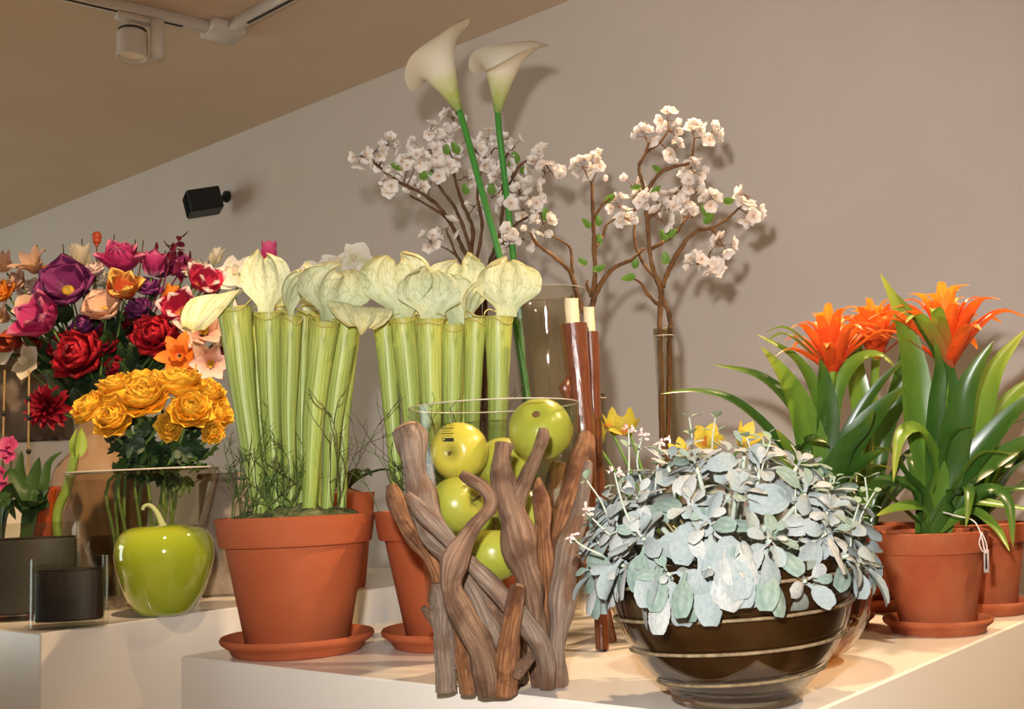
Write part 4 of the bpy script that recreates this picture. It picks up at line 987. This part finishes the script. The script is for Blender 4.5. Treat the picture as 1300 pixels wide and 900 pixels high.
# ================================================================ flowers on the far plinth
Z2 = 1.05
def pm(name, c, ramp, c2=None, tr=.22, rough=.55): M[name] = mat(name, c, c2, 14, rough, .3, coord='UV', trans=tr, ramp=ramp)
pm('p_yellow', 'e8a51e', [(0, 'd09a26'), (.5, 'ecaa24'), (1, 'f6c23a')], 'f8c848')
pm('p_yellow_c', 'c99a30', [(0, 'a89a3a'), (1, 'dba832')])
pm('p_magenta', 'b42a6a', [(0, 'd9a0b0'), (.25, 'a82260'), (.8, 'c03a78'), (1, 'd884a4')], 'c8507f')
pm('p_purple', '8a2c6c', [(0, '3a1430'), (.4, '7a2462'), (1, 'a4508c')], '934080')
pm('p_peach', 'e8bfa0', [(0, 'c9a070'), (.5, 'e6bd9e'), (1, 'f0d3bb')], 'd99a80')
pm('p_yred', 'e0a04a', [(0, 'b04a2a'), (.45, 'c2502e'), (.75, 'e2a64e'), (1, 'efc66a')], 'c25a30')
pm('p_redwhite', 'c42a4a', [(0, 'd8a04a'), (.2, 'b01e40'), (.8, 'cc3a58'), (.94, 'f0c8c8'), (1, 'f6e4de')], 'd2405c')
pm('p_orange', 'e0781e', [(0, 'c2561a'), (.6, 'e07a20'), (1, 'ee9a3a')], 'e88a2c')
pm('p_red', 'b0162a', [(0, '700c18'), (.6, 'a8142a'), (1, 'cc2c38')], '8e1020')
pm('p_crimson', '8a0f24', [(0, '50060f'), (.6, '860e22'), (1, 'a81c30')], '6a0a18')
pm('p_pinkwhite', 'edcabb', [(0, 'd99a8a'), (.5, 'ecc6b6'), (1, 'f4e2d6')], 'e0a898')
pm('p_cream', 'eadfc4', [(0, 'c9bf8a'), (.5, 'e6d9bc'), (1, 'f0e8d4')], 'dccaa8')
pm('p_white', 'f0ebdc', [(0, 'd6d8a0'), (.4, 'eee8d6'), (1, 'f4f0e4')], 'e6dcc4')
pm('p_terra', 'b04a2c', [(0, '8a3a22'), (1, 'c0583a')], '9a3e28')
pm('p_pink', 'd04a80', [(0, 'b03068'), (1, 'dd6a98')], 'c83a74')
M['f_stem'] = mat('flower_stem', '4f6b30', '63793a', 20, .55, .35)
M['f_leaf'] = mat('flower_leaf', '2f4a22', '44602c', 14, .5, .35, trans=.2)
M['f_leaf_d'] = mat('dark_flower_leaf', '22361c', '33492a', 14, .5, .35, trans=.18)
M['maroon'] = mat('maroon_leaf', '5a1226', '7a1c34', 20, .5, .3, trans=.2)
M['berry'] = mat('orange_berry', 'c4482c', 'd0603a', 30, .4, .4)
M['f_eye'] = mat('flower_eye', 'd9a83a', '8a7a2a', 60, .7, .2)
PM = {}
def pmesh(key, m, *a, **k):
    kk = key + m
    if kk not in PM: PM[kk] = mesh('petal', petal(*a, **k), M[m])
    return PM[kk]
def stem_to(t, o, head, neck, r=.0028, m='f_stem'):
    h = head - o; n = neck - o
    return obj('stem', cord([V(0, 0, 0), n * .5, n, n * .45 + h * .55 + V(0, 0, -.008), h], [r] * 5, 6, 16), M[m], t)
def head(t, c, d, kind, r, m, seed, m2=None):
    rr = random.Random(seed); F = face(d, c, rr.uniform(0, 6))
    def ring(n, key, args, el, mm, z=0, off_=0, ph=0, sc=1, jit=.08):
        for i in range(n):
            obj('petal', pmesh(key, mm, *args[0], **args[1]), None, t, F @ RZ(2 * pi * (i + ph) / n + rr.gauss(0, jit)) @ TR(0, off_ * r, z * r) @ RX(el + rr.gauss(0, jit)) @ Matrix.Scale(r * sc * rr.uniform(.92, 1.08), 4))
    if kind == 'tulip':      # closed goblet of six petals
        A = ((1.75, 1.15, .55, .35, .03), dict(a0=-.05))
        ring(3, 'tul', A, 1.25, m, off_=.12); ring(3, 'tul', A, 1.12, m, off_=.2, ph=.5)
    elif kind == 'open':     # open ruffled parrot tulip
        A = ((1.35, 1.15, .45, .75, .13), dict(nu=9, nv=10, k=4))
        ring(3, 'opn', A, .85, m, off_=.1); ring(3, 'opn', A, .55, m, off_=.12, ph=.5, sc=1.05)
        for i in range(6): obj('stamen', pmesh('sta', 'f_eye', .35, .08, 0, .2), None, t, F @ RZ(i * 1.05) @ RX(1.25) @ Matrix.Scale(r, 4))
    elif kind == 'cup':      # wide poppy-like cup
        A = ((1.2, 1.35, .5, .9, .09), dict(nu=8, nv=10))
        ring(4, 'cup', A, .45, m, off_=.08); ring(4, 'cup', A, .25, m, off_=.1, ph=.5, sc=1.05)
        obj('eye', xf(ball(.22, 12, 8, .8), F @ Matrix.Scale(r, 4) @ TR(0, 0, .15)), M['f_eye'], t)
    elif kind == 'peony':    # many ruffled layers
        A = ((.95, .85, .5, .9, .10), dict(nu=6, nv=8))
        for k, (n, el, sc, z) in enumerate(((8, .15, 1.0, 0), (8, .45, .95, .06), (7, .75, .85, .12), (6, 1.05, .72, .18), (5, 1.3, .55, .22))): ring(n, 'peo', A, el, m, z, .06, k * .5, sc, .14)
    elif kind == 'dahlia':   # pointed narrow rays
        A = ((1.0, .36, .5, .25), dict(base=.2))
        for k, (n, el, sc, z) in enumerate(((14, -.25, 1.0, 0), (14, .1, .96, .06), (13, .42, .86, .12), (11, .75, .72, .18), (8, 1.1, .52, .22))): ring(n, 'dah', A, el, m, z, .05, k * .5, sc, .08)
    elif kind == 'ranun':    # tight concentric bowl
        A = ((.85, .95, .55, 1.0, .05), dict(nu=6, nv=8, k=2.3))
        for k, (n, el, sc, z) in enumerate(((9, -.1, 1.05, 0.0), (9, .3, 1.0, .05), (9, .6, .9, .09), (8, .88, .78, .13), (7, 1.1, .64, .16), (6, 1.28, .48, .2))): ring(n, 'ran', A, el, m if k < 5 else 'p_yellow_c', z, .08, k * .5, sc, .1)
        obj('eye', xf(ball(.18, 12, 8), F @ Matrix.Scale(r, 4) @ TR(0, 0, .3)), M['p_yellow_c'], t)
    elif kind == 'lily':     # six long recurved petals
        A = ((1.5, .66, .35, -.8, .09), dict(a0=.5, nu=9, nv=6))
        ring(3, 'lil', A, .75, m, off_=.06); ring(3, 'lil', A, .65, m, off_=.08, ph=.5, sc=.95)
        for i in range(5): obj('stamen', pmesh('sta', 'f_eye', .35, .08, 0, .2), None, t, F @ RZ(i * 1.25) @ RX(1.15) @ Matrix.Scale(r * 1.8, 4))
    elif kind == 'daff':     # narcissus, six petals and a trumpet
        A = ((1.1, .6, .25, .2), {})
        ring(6, 'daf', A, .2, m, off_=.08)
        obj('trumpet', xf(grid(lambda u, v: ((.18 + .22 * u + .05 * u * sin(12 * pi * v)) * cos(2 * pi * v), (.18 + .22 * u + .05 * u * sin(12 * pi * v)) * sin(2 * pi * v), .5 * u), 5, 24, True), F @ Matrix.Scale(r, 4)), M[m2 or 'p_orange'], t)
    elif kind == 'orchid':   # moth orchid
        A = ((1.0, .62, .2, .25), {}); B = ((1.0, 1.05, .2, .2, .03), {})
        for i, a in enumerate((0, 2.25, -2.25)): obj('petal', pmesh('ors', m, *A[0]), None, t, F @ RZ(a) @ RX(.12) @ Matrix.Scale(r, 4))
        for a in (1.25, -1.25): obj('petal', pmesh('orw', m, *B[0]), None, t, F @ RZ(a) @ TR(0, 0, .02 * r) @ RX(.1) @ Matrix.Scale(r, 4))
        obj('lip', pmesh('orl', m2 or 'p_cream', .55, .4, .5, .8), None, t, F @ RZ(pi) @ TR(0, 0, .05 * r) @ RX(.5) @ Matrix.Scale(r, 4))
LEAFM = mesh('leaf', petal(1, .34, .3, .5, .03, nu=8, nv=4, base=.25), M['f_leaf']); LEAFD = mesh('leaf', petal(1, .5, .3, .6, .05, nu=8, nv=4, base=.2), M['f_leaf_d'])
# --- large bouquet in a tan shouldered vase
M['tan'] = mat('tan_ceramic', '8f7358', 'a08468', 10, .7, .3, .1, 60); M['taupe'] = mat('taupe_stone', '6f6355', '83776a', 22, .85, .2, .3, 70)
TV = ground(128, 2.42, Z2); tv = thing('stone_vase', 'tan shouldered stoneware vase holding the big mixed bouquet', 'vase', TV)
obj('body', lathe(smooth([(.001, 0), (.07, 0), (.078, .005), (.095, .12), (.102, .22), (.098, .275), (.07, .31), (.057, .335), (.058, .38), (.064, .40), (.058, .398), (.052, .36), (.06, .3), (.05, .1), (.001, .1)], 60), 40), M['tan'], tv)
NECK = TV + V(0, 0, .385)
BQ = [ # px, py, depth, kind, radius px, petal material, facing, label
 (155, 345, 2.36, 'open', 30, 'p_magenta', (.1, -.5, .8), 'magenta parrot tulip topping the big bouquet'),
 (193, 350, 2.40, 'tulip', 19, 'p_magenta', (.25, -.3, .9), 'closed magenta tulip beside maroon sprigs'),
 (88, 372, 2.36, 'cup', 36, 'p_purple', (.1, -.8, .35), 'large purple cup-shaped flower with a dark heart'),
 (64, 416, 2.30, 'open', 34, 'p_magenta', (-.35, -.7, .4), 'pink-magenta ruffled tulip below the purple flower'),
 (134, 396, 2.31, 'cup', 25, 'p_peach', (.0, -.8, .5), 'peach open cup flower with a green heart'),
 (158, 376, 2.32, 'open', 26, 'p_yred', (.15, -.7, .5), 'yellow and red flamed ruffled tulip'),
 (232, 398, 2.28, 'open', 27, 'p_redwhite', (.1, -.9, .25), 'red tulip with fringed white edges facing forward'),
 (258, 366, 2.32, 'open', 25, 'p_redwhite', (.45, -.7, .4), 'red tulip with fringed white edges tilted aside'),
 (214, 386, 2.34, 'tulip', 15, 'p_orange', (.4, -.3, .9), 'slender orange lily-shaped tulip'),
 (228, 452, 2.24, 'daff', 27, 'p_orange', (.1, -.9, .15), 'orange narcissus against the red carnation'),
 (202, 434, 2.28, 'peony', 40, 'p_red', (.0, -.9, .3), 'bright red ruffled carnation'),
 (108, 458, 2.30, 'peony', 44, 'p_red', (-.1, -.8, .3), 'broad deep red peony under the peach cup'),
 (62, 517, 2.26, 'dahlia', 30, 'p_crimson', (-.15, -.95, .1), 'dark crimson pointed dahlia lowest in the bouquet'),
 (258, 425, 2.30, 'lily', 34, 'p_pinkwhite', (.3, -.8, .2), 'pale pink lily with recurved petals'),
 (268, 462, 2.27, 'lily', 28, 'p_pinkwhite', (.2, -.9, -.1), 'pale pink lily hanging lower beside the ranunculus'),
 (104, 340, 2.44, 'tulip', 18, 'p_cream', (-.1, -.3, .9), 'cream tulip bud between purple and magenta blooms'),
 (120, 350, 2.42, 'peony', 20, 'p_pinkwhite', (.0, -.5, .8), 'small pale pink ruffled bloom'),
 (250, 350, 2.42, 'peony', 22, 'p_cream', (.2, -.5, .6), 'cream ruffled rose behind the red tulips'),
 (48, 346, 2.40, 'lily', 24, 'p_peach', (-.2, -.6, .6), 'peach lily at the loose end of the bouquet'),
 (26, 362, 2.42, 'peony', 20, 'p_peach', (-.3, -.7, .4), 'soft peach ruffled bloom near the orange one'),
 (10, 376, 2.40, 'peony', 22, 'p_orange', (-.4, -.7, .3), 'orange ruffled bloom at the outer edge'),
 (24, 424, 2.36, 'tulip', 20, 'p_terra', (-.2, -.75, -.5), 'brick red nodding bell flower'),
 (36, 392, 2.34, 'orchid', 22, 'p_peach', (-.2, -.9, .2), 'peach orchid bloom with spotted heart'),
 (60, 345, 2.38, 'peony', 10, 'p_orange', (.0, -.7, .6), 'tiny orange bloom beside the peach lily'),
 (36, 460, 2.34, 'orchid', 24, 'p_cream', (-.3, -.8, .1), 'cream orchid bloom among dark leaves'),
 (8, 445, 2.36, 'orchid', 22, 'p_white', (-.4, -.8, .1), 'white orchid bloom at the outermost edge'),
 (280, 395, 2.34, 'orchid', 26, 'p_pinkwhite', (.4, -.8, .1), 'blush orchid bloom tucked beside the pitcher plants'),
 (292, 350, 2.40, 'orchid', 28, 'p_white', (.3, -.8, .3), 'white orchid bloom peeping over the pitcher hood'),
 (272, 335, 2.42, 'tulip', 13, 'p_cream', (.3, -.2, .9), 'greenish cream bud on a thin stalk'),
 (178, 398, 2.40, 'peony', 22, 'p_purple', (.1, -.7, .4), 'dusky purple bloom behind the flamed tulip'),
 (190, 372, 2.42, 'peony', 22, 'p_purple', (.1, -.6, .6), 'mauve bloom under the closed tulip'),
 (135, 440, 2.36, 'peony', 26, 'p_crimson', (.0, -.8, .3), 'shaded crimson bloom in the heart of the bouquet'),
 (85, 445, 2.36, 'peony', 26, 'p_crimson', (-.2, -.8, .2), 'shaded crimson bloom under the pink ruffled tulip'),
 (286, 448, 2.33, 'peony', 14, 'p_crimson', (.3, -.8, .0), 'small dark crimson bloom against the pitcher stems'),
 (70, 372, 2.45, 'peony', 24, 'p_magenta', (-.2, -.6, .5), 'shaded magenta bloom behind the purple cup flower'),
 (112, 418, 2.40, 'peony', 24, 'p_purple', (-.1, -.8, .3), 'dark mauve bloom under the purple cup flower'),
 (170, 412, 2.42, 'peony', 24, 'p_crimson', (.1, -.8, .3), 'deep red bloom in the shade beside the bright carnation'),
 (232, 352, 2.46, 'open', 22, 'p_magenta', (.2, -.5, .7), 'rose pink tulip behind the white-edged tulips'),
 (205, 352, 2.48, 'open', 22, 'p_purple', (.1, -.5, .7), 'plum tulip behind the maroon sprigs'),
 (132, 362, 2.46, 'peony', 20, 'p_cream', (0, -.6, .6), 'ivory bloom behind the flamed tulip'),
 (12, 405, 2.44, 'lily', 20, 'p_peach', (-.4, -.7, .2), 'apricot lily above the nodding bell flower'),
 (42, 372, 2.46, 'peony', 20, 'p_pinkwhite', (-.2, -.6, .4), 'blush bloom behind the peach orchid'),
 (45, 440, 2.40, 'peony', 18, 'p_terra', (-.2, -.8, .2), 'small russet bloom between the bell and the cream orchid'),
 (8, 345, 2.46, 'tulip', 16, 'p_peach', (-.3, -.3, .9), 'peach bud at the outer top of the bouquet'),
 (240, 425, 2.38, 'open', 22, 'p_pinkwhite', (.1, -.9, .2), 'pale rose tulip between narcissus and fringed tulip'),
 (285, 425, 2.40, 'orchid', 24, 'p_white', (.3, -.9, .0), 'white orchid bloom between lily and pitcher stems'),
 (150, 468, 2.34, 'peony', 20, 'p_crimson', (.0, -.9, .1), 'dark red bloom just above the ranunculus')]
for i, (px, py, y, kind, rp, m, d, lb) in enumerate(BQ):
    o = TV + V(.018 * sin(i * 2.4), .018 * cos(i * 2.4), .12); t = thing('bouquet_flower', lb, 'flower', o, 'flowers of the big bouquet')
    o = Vector(o)
    c = P(px, py, y); nk = NECK + V(.022 * sin(i * 2.4), .022 * cos(i * 2.4), 0)
    dv_ = Vector(d).normalized(); r = rp * y / FPX * 1.02
    stem_to(t, o, c - dv_ * r * .12, nk, .0026)
    head(t, c - o, dv_, kind, r, m, i)
    for j in range(5):
        a = i * 1.3 + j * 1.7; p = (nk - o) * (.8 - .15 * j) + (c - o) * (.2 + .15 * j) + V(.01 * sin(7 * i + j), -.01, 0)
        obj('leaf', LEAFM if (i + j) % 2 else LEAFD, None, t, TR(p) @ RZ(a) @ RX(.5) @ Matrix.Scale((.085, .07, .08, .06, .055)[j], 4))
def sprig(px0, py0, y, pts, label, kind, seed):
    rr = random.Random(seed); o = TV + V(.01 * sin(seed), .02, .12); t = thing('bouquet_sprig', label, 'sprig', o, 'sprigs of the big bouquet')
    q = [V(0, 0, 0), NECK + V(.01 * sin(seed), .015, 0) - o] + [P(a, b, y) - o for a, b in pts]
    obj('stem', cord(q, [.002] * (len(q) - 1) + [.0012], 6, 24), M['maroon' if kind == 'maroon' else 'bark'], t)
    end = q[-1]; prev = q[-2]
    for i in range(16 if kind == 'maroon' else (3 if kind == 'berry' else 0)):
        f = 1 - i / (18 if kind == 'maroon' else 4) ; p = prev * (1 - f) + end * f + V(rr.gauss(0, .012), rr.gauss(0, .012), 0) * (1 if kind == 'maroon' else .3)
        if kind == 'maroon': obj('leaf', MARM, None, t, face((rr.gauss(0, 1), rr.gauss(-.5, .6), rr.gauss(.4, .6)), p, rr.uniform(0, 6)) @ Matrix.Scale(rr.uniform(.018, .03), 4))
        else: obj('berry', BERM, None, t, TR(prev * (.12 * i) + end * (1 - .12 * i)) @ Matrix.Scale((.0115, .010, .005)[i], 4))
    return t
MARM = mesh('leaf', petal(1, .5, .2, .5, nu=6, nv=4), M['maroon']); BERM = mesh('berry', ball(1, 10, 8), M['berry'])
sprig(0, 0, 2.42, [(118, 400), (122, 345), (123, 300)], 'thin sprig with two orange berries above the bouquet', 'berry', 1)
sprig(0, 0, 2.42, [(190, 400), (205, 350), (210, 318)], 'maroon leafy sprig beside the closed tulip', 'maroon', 2)
sprig(0, 0, 2.44, [(195, 400), (222, 355), (238, 330)], 'maroon leafy sprig leaning towards the cream rose', 'maroon', 3)
sprig(0, 0, 2.40, [(195, 400), (212, 345), (228, 302)], 'tall maroon sprig with a forked tip', 'maroon', 4)
for k, (x, y_) in enumerate(((46, 318), (80, 310), (104, 303), (172, 304), (182, 305), (145, 297))):
    sprig(0, 0, 2.45, [(x * .6 + 50, 400), (x * .9 + 12, 350), (x, y_)], ('bare thin twig rising above the peach lily', 'bare thin twig rising above the purple flower', 'bare thin twig beside the berry sprig', 'bare forked twig above the magenta tulip', 'bare short twig above the closed magenta tulip', 'bare thin twig with a budding tip above the magenta parrot tulip')[k], 'bare', 10 + k)
# --- ranunculus in the wide tapered glass vase
GV = ground(181, 2.06, Z2); gv = thing('glass_vase', 'wide tapered clear glass vase of yellow ranunculus', 'vase', GV)
def flat(prof, fy, n=56, sq=3.2):
    k = len(prof) - 1
    def f(u, v):
        r, z = prof[min(k, int(round(u * k)))]; a = 2 * pi * v; c, s = cos(a), sin(a)
        return (r * math.copysign(abs(c) ** (2 / sq), c), r * fy * math.copysign(abs(s) ** (2 / sq), s), z)
    return grid(f, k, n, True)
gpf = smooth([(.001, .0), (.07, .0), (.076, .006), (.082, .03), (.10, .10), (.122, .18), (.137, .243), (.141, .253), (.139, .257)], 30)
gin = [(max(r - .004, .001), max(z, .022)) for r, z in gpf[::-1]]
obj('vase_wall', flat(gpf + gin, .5), M['glass_soft'], gv)
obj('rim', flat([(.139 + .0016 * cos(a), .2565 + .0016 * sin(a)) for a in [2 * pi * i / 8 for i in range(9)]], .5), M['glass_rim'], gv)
obj('water', flat([(max(r - .005, .001), max(z, .0225)) for r, z in gpf if z < .135] + [(.1, .136), (.001, .136)], .5), M['water'], gv)
RN = [(122, 524, 2.02, 34, (-.45, -.6, .5)), (152, 503, 2.06, 37, (-.2, -.4, .9)), (184, 517, 2.00, 44, (.0, -.6, .8)), (150, 535, 1.99, 36, (-.15, -.75, .35)), (226, 500, 2.04, 42, (.1, -.3, .95)), (260, 508, 2.08, 34, (.4, -.4, .8)), (240, 527, 2.02, 36, (.25, -.55, .4)), (274, 528, 2.08, 26, (.6, -.5, .3)), (204, 496, 2.12, 34, (.0, -.2, 1)), (218, 540, 2.04, 26, (.1, -.6, -.1)), (180, 495, 2.14, 34, (-.1, -.1, 1)), (268, 548, 2.05, 20, (.4, -.6, -.1))]
RL = ['golden ranunculus drooping towards the amaryllis bud', 'golden ranunculus between the drooping one and the largest bloom', 'largest golden ranunculus, facing up in the middle of the bunch', 'golden ranunculus tucked under the largest bloom, facing forward',
      'broad golden ranunculus below the orange narcissus', 'golden ranunculus under the pale pink lily', 'golden ranunculus facing forward beneath the broad bloom', 'small golden ranunculus tilted towards the pitcher plant',
      'golden ranunculus behind the bunch under the red carnation', 'small golden ranunculus nodding among the dark leaves', 'golden ranunculus behind the bunch beneath the dark red bloom', 'smallest golden ranunculus nodding beside the pitcher twigs']
def lobed(s, seed):
    rr = random.Random(seed); gs = []
    for a in (-.9, -.45, 0, .45, .9): gs.append(xf(petal(s * (1 - .25 * abs(a)), s * .34, .25, rr.uniform(-.3, .5), .06, nu=5, nv=2, base=.2), RZ(a)))
    return join(*gs)
LB = [mesh('leaf', lobed(1, i), M[('f_leaf', 'f_leaf_d', 'f_leaf_d')[i]]) for i in range(3)]
rr = random.Random(5)
for i, (px, py, y, rp, d) in enumerate(RN):
    o = GV + V(.045 * sin(i * 2.4), .02 * cos(i * 2.4), .024); t = thing('ranunculus', RL[i], 'flower', o, 'yellow ranunculus bunch')
    c = P(px, py, y); dd = Vector(d).normalized(); r = rp * y / FPX * .98
    nk = GV + V(.06 * sin(i * 2.4 + .5), .02 * cos(i * 2.4), .24)
    stem_to(t, o, c, nk, .0034)
    head(t, c - o, dd, 'ranun', r, 'p_yellow', i + 70)
    for j in range(9):
        f = rr.uniform(.22, .86); p = (nk - o) * (1 - f) + (c - o) * f + V(rr.gauss(0, .014), rr.gauss(0, .010), -.02)
        obj('leaf', LB[rr.randrange(3)], None, t, face((rr.gauss(0, .7), rr.gauss(-.7, .4), rr.gauss(.4, .4)), p, rr.uniform(0, 6)) @ Matrix.Scale(rr.uniform(.026, .042), 4))
# --- stone pieces, blocks, small pots
bx = ground(20, 2.80, Z2); tag(obj('riser_block', box(.36, .22, .36, .003), M['plinth'], mat=TR(bx) @ RZ(.0), flat=True), 'cream riser block under the taupe stone planter', 'riser block')
pl = thing('stone_planter', 'rough taupe stone planter on the cream riser block', 'planter', bx + V(.035, 0, .361))
obj('body', join(box(.25, .18, .225, .006)), M['taupe'], pl, flat=True); obj('lip', off(box(.262, .192, .02, .004), (0, 0, .2255)), M['taupe'], pl, flat=True)
sv = ground(300, 2.27, Z2); svt = thing('square_vase', 'dark taupe square stone vase behind the glass apple', 'vase', sv)
obj('body', box(.125, .11, .235, .006), M['taupe'], svt, flat=True); obj('lip', off(box(.131, .116, .014, .004), (0, 0, .2355)), M['taupe'], svt, flat=True)
t = thing('tulip', 'pink tulip rising above the pitcher hoods from the square stone vase', 'flower', sv + V(.02, .0, .2505)); o = Vector(t.location)
c = P(341, 330, 2.30); stem_to(t, o, c, o * .5 + c * .5 + V(.02, 0, 0)); head(t, c - o, V(.1, -.2, 1).normalized(), 'tulip', .024, 'p_pink', 400)
def orchid_pot(px, y, label, stems, seed, fm='p_white', R_=.066, H_=.198):
    g = ground(px, y, Z2); t = thing('potted_orchid', label, 'potted plant', g); o = Vector(g)
    obj('pot', pot_geo(R_, H_), M['clay'], t, split=50); obj('moss', off(mound(R_ * .9, .022, seed), (0, 0, H_ - .012)), M['drymoss'], t)
    for i in range(5):
        a = i * 1.3 + seed; d = V(sin(a), -cos(a), 0)
        obj('leaf', strap([V(0, 0, H_), V(0, 0, H_ + .03) + d * .04, V(0, 0, H_ + .045) + d * .09, V(0, 0, H_ + .03) + d * .13], .036, up=V(-d.x, -d.y, 1), nu=10), M['f_leaf'], t)
    for j, (path, fl) in enumerate(stems):
        q = [V(0, 0, H_)] + [P(a, b, y) - o for a, b in path]
        st = obj('flower_stem', cord(q, [.0025] * len(q), 6, 24), M['f_stem'], t)
        for i, (x, yy, rp, d) in enumerate(fl):
            c = P(x, yy, y - .03) - o; n = min(q, key=lambda p: (p - c).length)
            sub = obj('bloom', cord([n, n * .5 + c * .5, c], .0012, 5, 6), M['f_stem'], t)
            head(sub, c, Vector(d).normalized(), 'orchid', rp * y / FPX, fm, seed * 31 + i + j * 9)
orchid_pot(438, 2.31, 'white moth orchid rising behind the pitcher plants from a mossy pot', [([(432, 560), (425, 450), (415, 370), (440, 335), (470, 338)], [(398, 352, 24, (-.2, -.9, .2)), (430, 338, 26, (0, -.9, .3)), (452, 330, 25, (.1, -.9, .2)), (468, 350, 20, (.3, -.9, .1)), (412, 345, 20, (-.4, -.8, .3)), (450, 356, 20, (.1, -.9, 0))])], 3)
orchid_pot(318, 2.42, 'white moth orchid beside the pink tulip in a mossy pot', [([(310, 560), (300, 450), (300, 370), (310, 340)], [(303, 348, 26, (-.1, -.9, .3)), (322, 344, 20, (.2, -.9, .3)), (384, 372, 20, (.2, -.9, .2))])], 5)
# --- red glass pot with a young orchid, stakes and an amaryllis bud
rg = ground(50, 2.20, Z2); rt = thing('potted_orchid', 'young orchid with dark upright leaves in a flared red glass pot', 'potted plant', rg); o = Vector(rg)
rpf = smooth([(.001, 0), (.03, 0), (.032, .004), (.026, .06), (.024, .12), (.03, .19), (.042, .236)], 20)
obj('pot', lathe(rpf + [(max(r - .004, .001), max(z, .01)) for r, z in rpf[::-1]], 36), M['red_solid'] if 'red_solid' in M else mat('red_glass_pot', '8a2f16', 'b04a1e', 6, .15, .6, coat=.8, coord='UV', stretch=(8, 1, 1)), rt)
for i, (w_, pts) in enumerate(((24, [(40, 640), (26, 610), (28, 572)]), (34, [(48, 650), (44, 620), (50, 580)]), (14, [(55, 630), (62, 590), (80, 573)]), (20, [(40, 650), (34, 690), (30, 720)]), (26, [(45, 640), (18, 620), (-8, 640)]), (14, [(40, 640), (15, 600), (4, 610)]))):
    obj('leaf', strap([V(0, 0, .2)] + [P(x, y, 2.17 - .02 * i) - o for x, y in pts], w_ * 2.2 / FPX, up=(0, -.8, .6), nu=12), M['f_leaf'], rt)
M['cane'] = mat('bamboo_cane', 'a58a5c', '8a6f44', 40, .6, .3)
cn = obj('cane', cord([P(35, 640, 2.22) - o, P(36, 560, 2.22) - o, P(37, 470, 2.22) - o], .0022, 6, 10), M['cane'], rt)
for yy in (506, 530, 573): obj('clip', xf(ball(.0055, 8, 6), TR(P(36.3, yy, 2.218) - o)), M['black'], cn)
am = thing('amaryllis', 'green budded amaryllis stalk beside the red glass pot', 'flower', rg + V(.055, .01, .001)); o = Vector(am.location)
obj('stem', cord([V(0, 0, 0), P(72, 662, 2.2) - o, P(85, 620, 2.19) - o, P(96, 575, 2.18) - o], [.008, .0095, .0098, .0085], 10, 16), mat('amaryllis_stalk', '6f8a34', '84993e', 12, .45, .4), am)
for s in (-1, 1): obj('bud', strap([P(96, 578, 2.18) - o, P(98 + s * 3, 562, 2.178 + s * .004) - o, P(101 + s * 2, 542, 2.18) - o], .026, up=(s * .7, -.7, 0), fold=.5, nu=10, prof=lambda t: (.7 + .5 * sin(pi * t)) * (1 - t ** 2.5) + .02), mat('amaryllis_bud', '9aab48', '7f9a3c', 12, .5, .35), am)
po = thing('potted_orchid', 'small pink orchid with loose stems behind the grey candle', 'potted plant', ground(2, 2.26, Z2)); o = Vector(po.location)
obj('pot', pot_geo(.045, .09), M['clay'], po, split=50)
cn = obj('cane', cord([V(0, 0, .08), P(4, 560, 2.26) - o, P(6, 470, 2.26) - o], .0022, 6, 10), M['cane'], po)
for yy in (525, 565): obj('clip', xf(ball(.0055, 8, 6), TR(P(4.5, yy, 2.258) - o)), M['black'], cn)
st = obj('flower_stem', cord([V(0, 0, .08), P(8, 640, 2.24) - o, P(14, 590, 2.23) - o, P(10, 565, 2.23) - o], .0018, 6, 12), M['f_stem'], po)
for i, (x, y) in enumerate(((9, 578), (2, 602), (12, 565), (4, 622))): 
    c = P(x, y, 2.21) - o; b = obj('bloom', cord([P(10, y + 6, 2.23) - o, c], .001, 5, 4), M['f_stem'], po); head(b, c, V(.1, -.9, .2), 'orchid', .021, 'p_pink', 900 + i, 'p_magenta')
for i, pts in enumerate(([(10, 650), (22, 640), (32, 655)], [(5, 650), (18, 625), (32, 612)], [(2, 650), (10, 640), (20, 660)])):
    obj('leaf', strap([V(0, 0, .09)] + [P(x, y, 2.2) - o for x, y in pts], .026, up=(0, -.7, .7), nu=10), M['f_leaf'], po)
